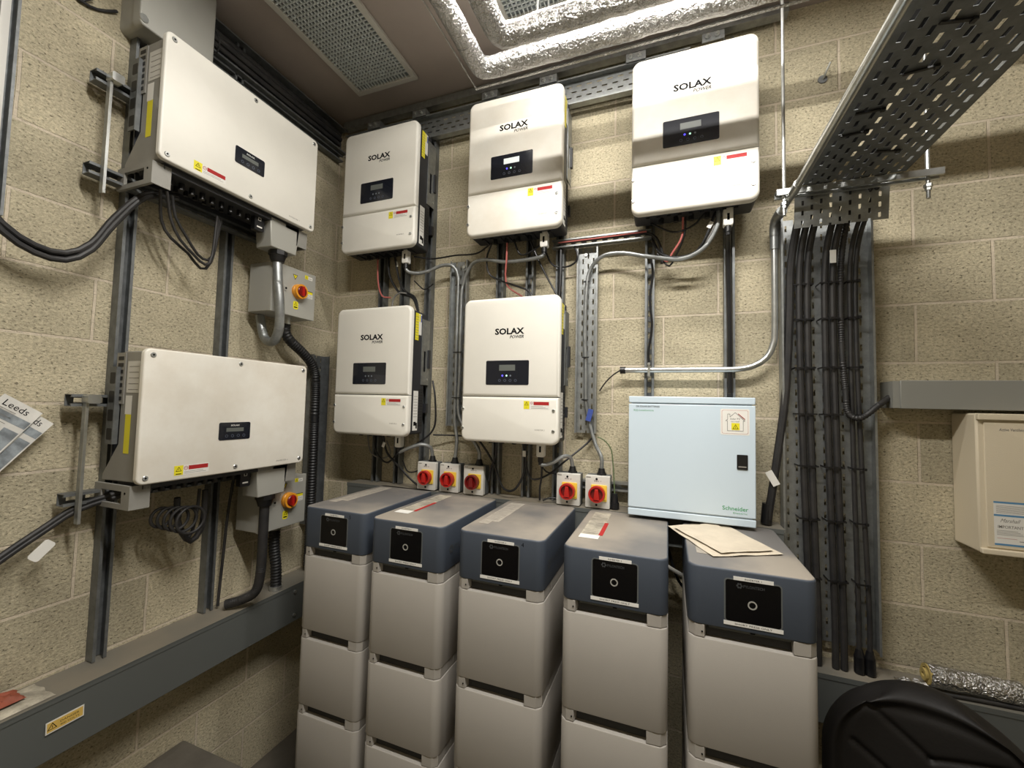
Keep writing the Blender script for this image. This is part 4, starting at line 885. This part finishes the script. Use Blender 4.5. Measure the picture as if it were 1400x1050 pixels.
# ------------------------------------------------------------------ battery towers
def tower(x0, yfront, label, num, hand=None, dust=True, rz=0):
    w_, dp = .162, .2625
    t = thing('battery_tower', label, 'battery tower', (x0+w_, yfront+dp, 0), rz, 'battery towers standing in a row')
    OUT = rrect(-w_, w_, -dp, dp, .03)
    NF = -dp+.028
    for k, (z0, z1) in enumerate(((.868, 1.170), (.563, .865), (.258, .560), (.0, .255))):
        b = MB(); zt = z1-.035 if k else z1
        b.slab(OUT, z0+.0, (z1-.036 if k else z1-.001), SILV, bev=.004, axis='z', bev0=.002, n=2)
        m = obj('battery_module', b, t)
    for k, zr in enumerate((1.171, .829+.036, .524+.036, .219+.036)):
        pass
    for k, zr in enumerate((1.171, .831, .526, .221)):
        # recessed handle band with the light corner blocks
        b = MB(); zz = zr+.0355
        b.slab([(-w_+.003, -.15), (-w_+.003, -dp+.02), (-w_+.02, -dp+.003), (-.118, -dp+.001), (-.112, NF), (.102, NF), (.102, -dp+.001), (w_-.02, -dp+.003), (w_-.003, -dp+.02), (w_-.003, -.15)][::1], zr, zz, SILV, axis='z')
        b.box(-w_+.002, w_-.002, -.15, dp-.01, zr, zz, SILV)
        o = obj('corner_band', b, t, bevel=.0012)
        b = MB(); b.box(-.111, .1015, NF-.006, NF-.0005, zr+.001, zz-.001, RECESS)
        b.cyl((-.124, -dp+.001, zr+.016), (-.124, -dp-.0005, zr+.016), .0025, INK, 8)
        obj('handle_recess', b, o)
    b = MB(); b.slab(OUT, 1.2075, 1.375, LID, bev=.007, axis='z', bev0=.003, n=3)
    cap = obj('controller_cap', b, t)
    b = MB(); b.box(-.105, .10, -dp+.012, -dp+.02, 1.198, 1.2075, TRUNKP); b.box(.0, .012, -dp+.008, -dp+.012, 1.201, 1.2055, INK); obj('lower_lip', b, cap)
    y = -dp-.0005
    b = MB(); b.rr(-.067, .077, 1.230, 1.350, .010, y+.001, y-.0004, TRUNKP); b.rr(-.063, .073, 1.233, 1.347, .007, y-.0003, y-.0012, BLKGL); obj('control_panel', b, cap); p = cap.children[-1]
    b = MB(); b.ring((.004, y-.0013, 1.284), (0, -1, 0), .0083, .0118, .0006, ENC, 26); obj('power_button', b, p)
    b = MB()
    for k in range(6): a = k*PI/3; b.cyl((-.028+.0055*math.cos(a), y-.0013, 1.333+.0055*math.sin(a)), (-.028+.0055*math.cos(a), y-.0016, 1.333+.0055*math.sin(a)), .0026, DIMINK, 8)
    b.text('PYLONTECH', -.018, 1.329, y-.0014, .0075, DIMINK, width=.052, bold=.01); obj('logo', b, p)
    b = MB(); b.box(-.043, .056, y-.0014, y-.0004, 1.3475, 1.3575, WST); b.text('INVERTER %d' % num, .006, 1.350, y-.0016, .0048, INK, width=.042, align='c'); obj('label_strip', b, cap)
    b = MB(); b.box(-.068, .078, y-.0014, y-.0002, 1.221, 1.2315, WST); b.text('SHORT PRESS ONLY', .006, 1.224, y-.0016, .005, INK, width=.092, align='c'); obj('label_strip', b, cap)
    if hand:
        b = MB(); b.text(hand, .082, 1.347, y+.0002, .014, INK); obj('marker_number', b, cap)
    b = MB(); zt = 1.3753                       # rating label on the lid
    lm = DUSTL if dust else WST
    b.box(-.132, -.064, -.115, .215, zt-.0002, zt+.0004, DUSTL if dust else MATTP)
    b.box(-.132, -.064 if not dust else -.09, -.155, -.112, zt+.0004, zt+.0008, WST if not dust else DUSTL)
    if not dust: b.box(-.07, -.055, -.11, .06, zt+.0003, zt+.0007, RST)
    for k in range(14): b.box(-.125, -.075, -.09+.02*k, -.086+.02*k, zt+.0004, zt+.0006, INKG)
    obj('rating_label', b, cap)
    b = MB(); Ms = Matrix.Translation((w_+.0004, 0, 0)) @ Matrix.Rotation(PI/2, 4, 'Z'); b.text('PYLONTECH', -.17, 1.268, -.0004, .022, DIMINK, width=.17, bold=.01, M=Ms)
    for k in range(6): a = k*PI/3; b.cyl(Ms @ Vector((-.195+.012*math.cos(a), 0, 1.279+.012*math.sin(a))), Ms @ Vector((-.195+.012*math.cos(a), -.0004, 1.279+.012*math.sin(a))), .006, DIMINK, 8)
    obj('side_logo', b, cap)
    return t
tower(.470, -.615, 'leftmost battery tower, next to the left wall, marked by hand with a 5', 5, '5', True)
tower(.843, -.643, 'second battery tower from the left, label with a red strip on its lid', 3, None, False)
tower(1.224, -.638, 'middle battery tower, marked by hand with a 4', 4, '4', True)
tower(1.612, -.645, 'fourth battery tower from the left, small white label at the front of its lid', 2, None, False)
tower(1.990, -.645, 'rightmost battery tower, with brown paper on its lid', 1, None, True, 0)

# brown paper on the last tower
def sheet(pts, z, m, label, seed):
    random.seed(seed); b = MB(); n = 10
    A, Bq, Cq, Dq = [Vector((p[0], p[1], 0)) for p in pts]; V = []
    for i in range(n+1):
        for j in range(n+1):
            u, v = i/n, j/n; p = A.lerp(Bq, u).lerp(Dq.lerp(Cq, u), v)
            p.x += .006*noise.noise(Vector((u*5, v*5, seed))); p.z = z+.003+.0028*noise.noise(Vector((u*4, v*4, seed+.3)))
            V.append(p)
    k = len(V); V2 = V+[p-Vector((0, 0, .0006)) for p in V]
    F = [(i*(n+1)+j, (i+1)*(n+1)+j, (i+1)*(n+1)+j+1, i*(n+1)+j+1) for i in range(n) for j in range(n)]
    b.add(V2, F+[tuple(k+a for a in f[::-1]) for f in F], m); return tag(obj('paper_sheet', b), label, 'paper', 'brown paper sheets')
sheet([(1.935, -.27), (2.13, -.12), (2.275, -.45), (2.065, -.565)], LEDGE+.001, PAPER, 'lower sheet of brown paper on the rightmost battery tower', 1)
sheet([(1.955, -.30), (2.10, -.17), (2.25, -.44), (2.09, -.535)], LEDGE+.0065, PAPER, 'upper sheet of brown paper lying on the other one', 4)

# ------------------------------------------------------------------ leaflets on the left wall
def leaflet(yc, zc, ang, wd, ht, x, txt, label):
    t = thing('leaflet', label, 'leaflet', (x, yc, zc), 0, 'leaflets tucked at the left wall')
    M = Matrix.Rotation(PI/2, 4, 'Z') @ Matrix.Rotation(ang, 4, 'Y')
    b = MB(); b.box(-wd/2, wd/2, -.0025, 0, -ht/2, ht/2, LEAF); b.xf(M); obj('sheets', b, t)
    b = MB(); b.box(-wd/2+.002, wd/2-.002, -.0029, -.0025, ht*.18, ht*.30, LEAFG); b.box(wd*.1, wd/2-.004, -.0029, -.0025, -ht*.4, ht*.1, LEAFG)
    for k in range(9): b.box(-wd/2+.006, wd*.05, -.0029, -.0025, -ht*.4+.018*k, -ht*.4+.018*k+.0016, INKG)
    b.text(txt, -wd*.36, ht*.36, -.003, .019, INK, width=wd*.62); b.text('Information', -wd*.36, ht*.36-.013, -.003, .005, INKG, width=wd*.4); b.xf(M); obj('print', b, t)
    return t
leaflet(-1.378, 1.715, .62, .105, .20, .05, 'Leeds', 'front white leaflet headed Leeds, slanting on the left wall')
leaflet(-1.342, 1.682, .66, .09, .195, .043, 'Leeds', 'rear leaflet half hidden behind the other one on the left wall')
b = MB(); b.box(.001, .042, -1.44, -1.36, 1.60, 1.66, GALVD)
tag(obj('wall_clip', b), 'small steel clip holding the leaflets on the left wall', 'clip')

# ------------------------------------------------------------------ rubbish on the left trunking
def crumple(x0, x1, y0, y1, z, h, m, label, seed, name='wrapper'):
    b = MB(); n = 14; V = []
    for i in range(n+1):
        for j in range(n+1):
            u, v = i/n, j/n; e = min(1, 5*min(u, 1-u), 5*min(v, 1-v))
            V.append((x0+(x1-x0)*u, y0+(y1-y0)*v+.01*noise.noise(Vector((u*4, seed, 0))), z+.001+e*h*(.55+.6*noise.noise(Vector((u*5, v*6, seed))))))
    b.add(V, [(i*(n+1)+j, (i+1)*(n+1)+j, (i+1)*(n+1)+j+1, i*(n+1)+j+1) for i in range(n) for j in range(n)], m)
    return tag(obj(name, b), label, 'wrapper', 'crumpled wrappers on the left trunking')
crumple(.01, .14, -1.62, -1.23, .887, .016, MATTP, 'crumpled pale wrapper on the left trunking', 2)
crumple(.02, .10, -1.38, -1.28, .900, .022, RUST, 'rust red wrapper on top of the pale one on the left trunking', 5)

# ------------------------------------------------------------------ foil insulation roll and strip on the low trunking
t = thing('insulation_roll', 'short roll of foil faced insulation lying on the low trunking at the right', 'insulation roll', (2.79, -.065, .918), 0)
b = MB(); b.tube([(0, 0, 0), (.08, -.004, -.001), (.235, -.012, -.003)], .036, FOIL, seg=24, res=.012, wob=.004); obj('foil_sleeve', b, t, angle=60)
b = MB(); b.ring((-.004, 0, 0), (1, 0, 0), .022, .033, .01, ROLLY, 24); b.ring((-.012, 0, -.002), (1, 0, 0), .008, .02, .012, ROLLY, 18); obj('wool_core', b, t)
crumple(2.70, 2.80, -.12, -.05, .878, .022, FOIL, 'torn scrap of foil at the left of the insulation roll', 8, 'foil_scrap')
cab([(2.80, -.115, .884), (2.92, -.11, .886), (3.02, -.105, .884), (3.10, -.10, .89)], .006, 'dark rod lying on the low trunking before the insulation roll')

# ------------------------------------------------------------------ office chair
ch = thing('office_chair', 'black leather office chair with a rounded back at the lower right', 'chair', (2.625, -.44, 0), math.radians(-14))
def cushion(w0, h0, d0, bulge, rr_, n=20):
    """puffy rounded slab in local xz"""
    b = MB(); V = []
    return b
b = MB(); nu, nv = 36, 28; V = []; zb, zt = .46, 1.03
def back(u, v, side):
    # u 0..1 across, v 0..1 up
    a = (u-.5)*2; t_ = v
    wd = .245*(1-.02*abs(t_-.5)); k = max(0, (t_-.62)/.38); wd *= math.sqrt(max(0.0, 1-(k**2.6)*.82))
    x = a*wd; z = zb+(zt-zb)*t_-.035*abs(a)**2.5*t_
    edge = (1-abs(a)**6)*(1-abs(2*t_-1)**9)
    crease = 0
    for (x0, z0, x1, z1) in ((-.17, 1.0, 0, .87), (0, .87, .15, .92), (-.17, .86, 0, .74), (0, .74, .17, .82)):
        dx, dz = x1-x0, z1-z0; q = max(0, min(1, ((x-x0)*dx+(z-z0)*dz)/(dx*dx+dz*dz))); dd = math.hypot(x-x0-q*dx, z-z0-q*dz); crease += math.exp(-(dd/.007)**2)
    e = min((1-abs(a))*.245, (1-t_)*.57); rim = .012*math.exp(-((e-.022)/.014)**2)-.005*math.exp(-((e-.052)/.012)**2)
    y = side*(.012+.043*edge**.5+rim)-(.009*crease if side < 0 else 0)*(-1)
    return (x, y-.06*(abs(a)**2)*.8+.05*t_, z)
nu, nv = 90, 90
for side in (-1, 1):
    k = len(V)
    for i in range(nu+1):
        for j in range(nv+1): V.append(back(i/nu, j/nv, side))
F = []
q = (nu+1)*(nv+1)
for s_ in (0, 1):
    for i in range(nu):
        for j in range(nv):
            f = (i*(nv+1)+j, (i+1)*(nv+1)+j, (i+1)*(nv+1)+j+1, i*(nv+1)+j+1); F.append(tuple(s_*q+a for a in f))
for i in range(nu):
    for j in (0, nv): F.append((i*(nv+1)+j, (i+1)*(nv+1)+j, q+(i+1)*(nv+1)+j, q+i*(nv+1)+j))
for j in range(nv):
    for i in (0, nu): F.append((i*(nv+1)+j, i*(nv+1)+j+1, q+i*(nv+1)+j+1, q+i*(nv+1)+j))
b.add(V, F, LEATH); obj('backrest', b, ch, angle=70)
b = MB(); b.slab(rrect(-.20, .22, -.50, -.03, .08), .40, .50, LEATH, bev=.035, axis='z', bev0=.02, n=5); obj('seat', b, ch, angle=70)
b = MB(); b.tube([(0, -.2, .37), (0, -.02, .38), (0, .07, .45), (0, .075, .6)], .022, BLKP, seg=12); obj('back_support', b, ch)
b = MB(); b.cyl((0, -.26, .10), (0, -.26, .40), .028, BLKP, 18); obj('gas_stem', b, ch)
for k in range(5):
    a = 2*PI*k/5+.3; dx, dy = math.cos(a), math.sin(a)
    b = MB(); b.tube([(0, -.26, .12), (dx*.14, -.26+dy*.14, .105), (dx*.28, -.26+dy*.28, .075)], .02, BLKP, seg=10); o = obj('base_leg', b, ch)
    b = MB(); c = Vector((dx*.28, -.26+dy*.28, .028)); n_ = Vector((-dy, dx, 0))
    b.cyl(c-n_*.022, c-n_*.006, .027, BLKP, 18); b.cyl(c+n_*.006, c+n_*.022, .027, BLKP, 18); b.cyl(c+Vector((0, 0, .005)), c+Vector((0, 0, .05)), .007, GALV, 10); obj('caster', b, o)

# ------------------------------------------------------------------ grey case on the floor by the left wall
t = thing('storage_case', 'dusty flat topped grey case on the floor against the left wall', 'case', (.19, -1.02, 0))
b = MB(); b.rr(-.185, .19, -.265, .265, .01, .001, .33, TRUNK, axis='z'); obj('body', b, t)
b = MB(); b.rr(-.188, .195, -.27, .27, .012, .331, .37, FLOORM, bev=.005, axis='z'); b.rr(-.15, .15, -.23, .23, .01, .370, .372, FLOORM, axis='z'); obj('lid', b, t)
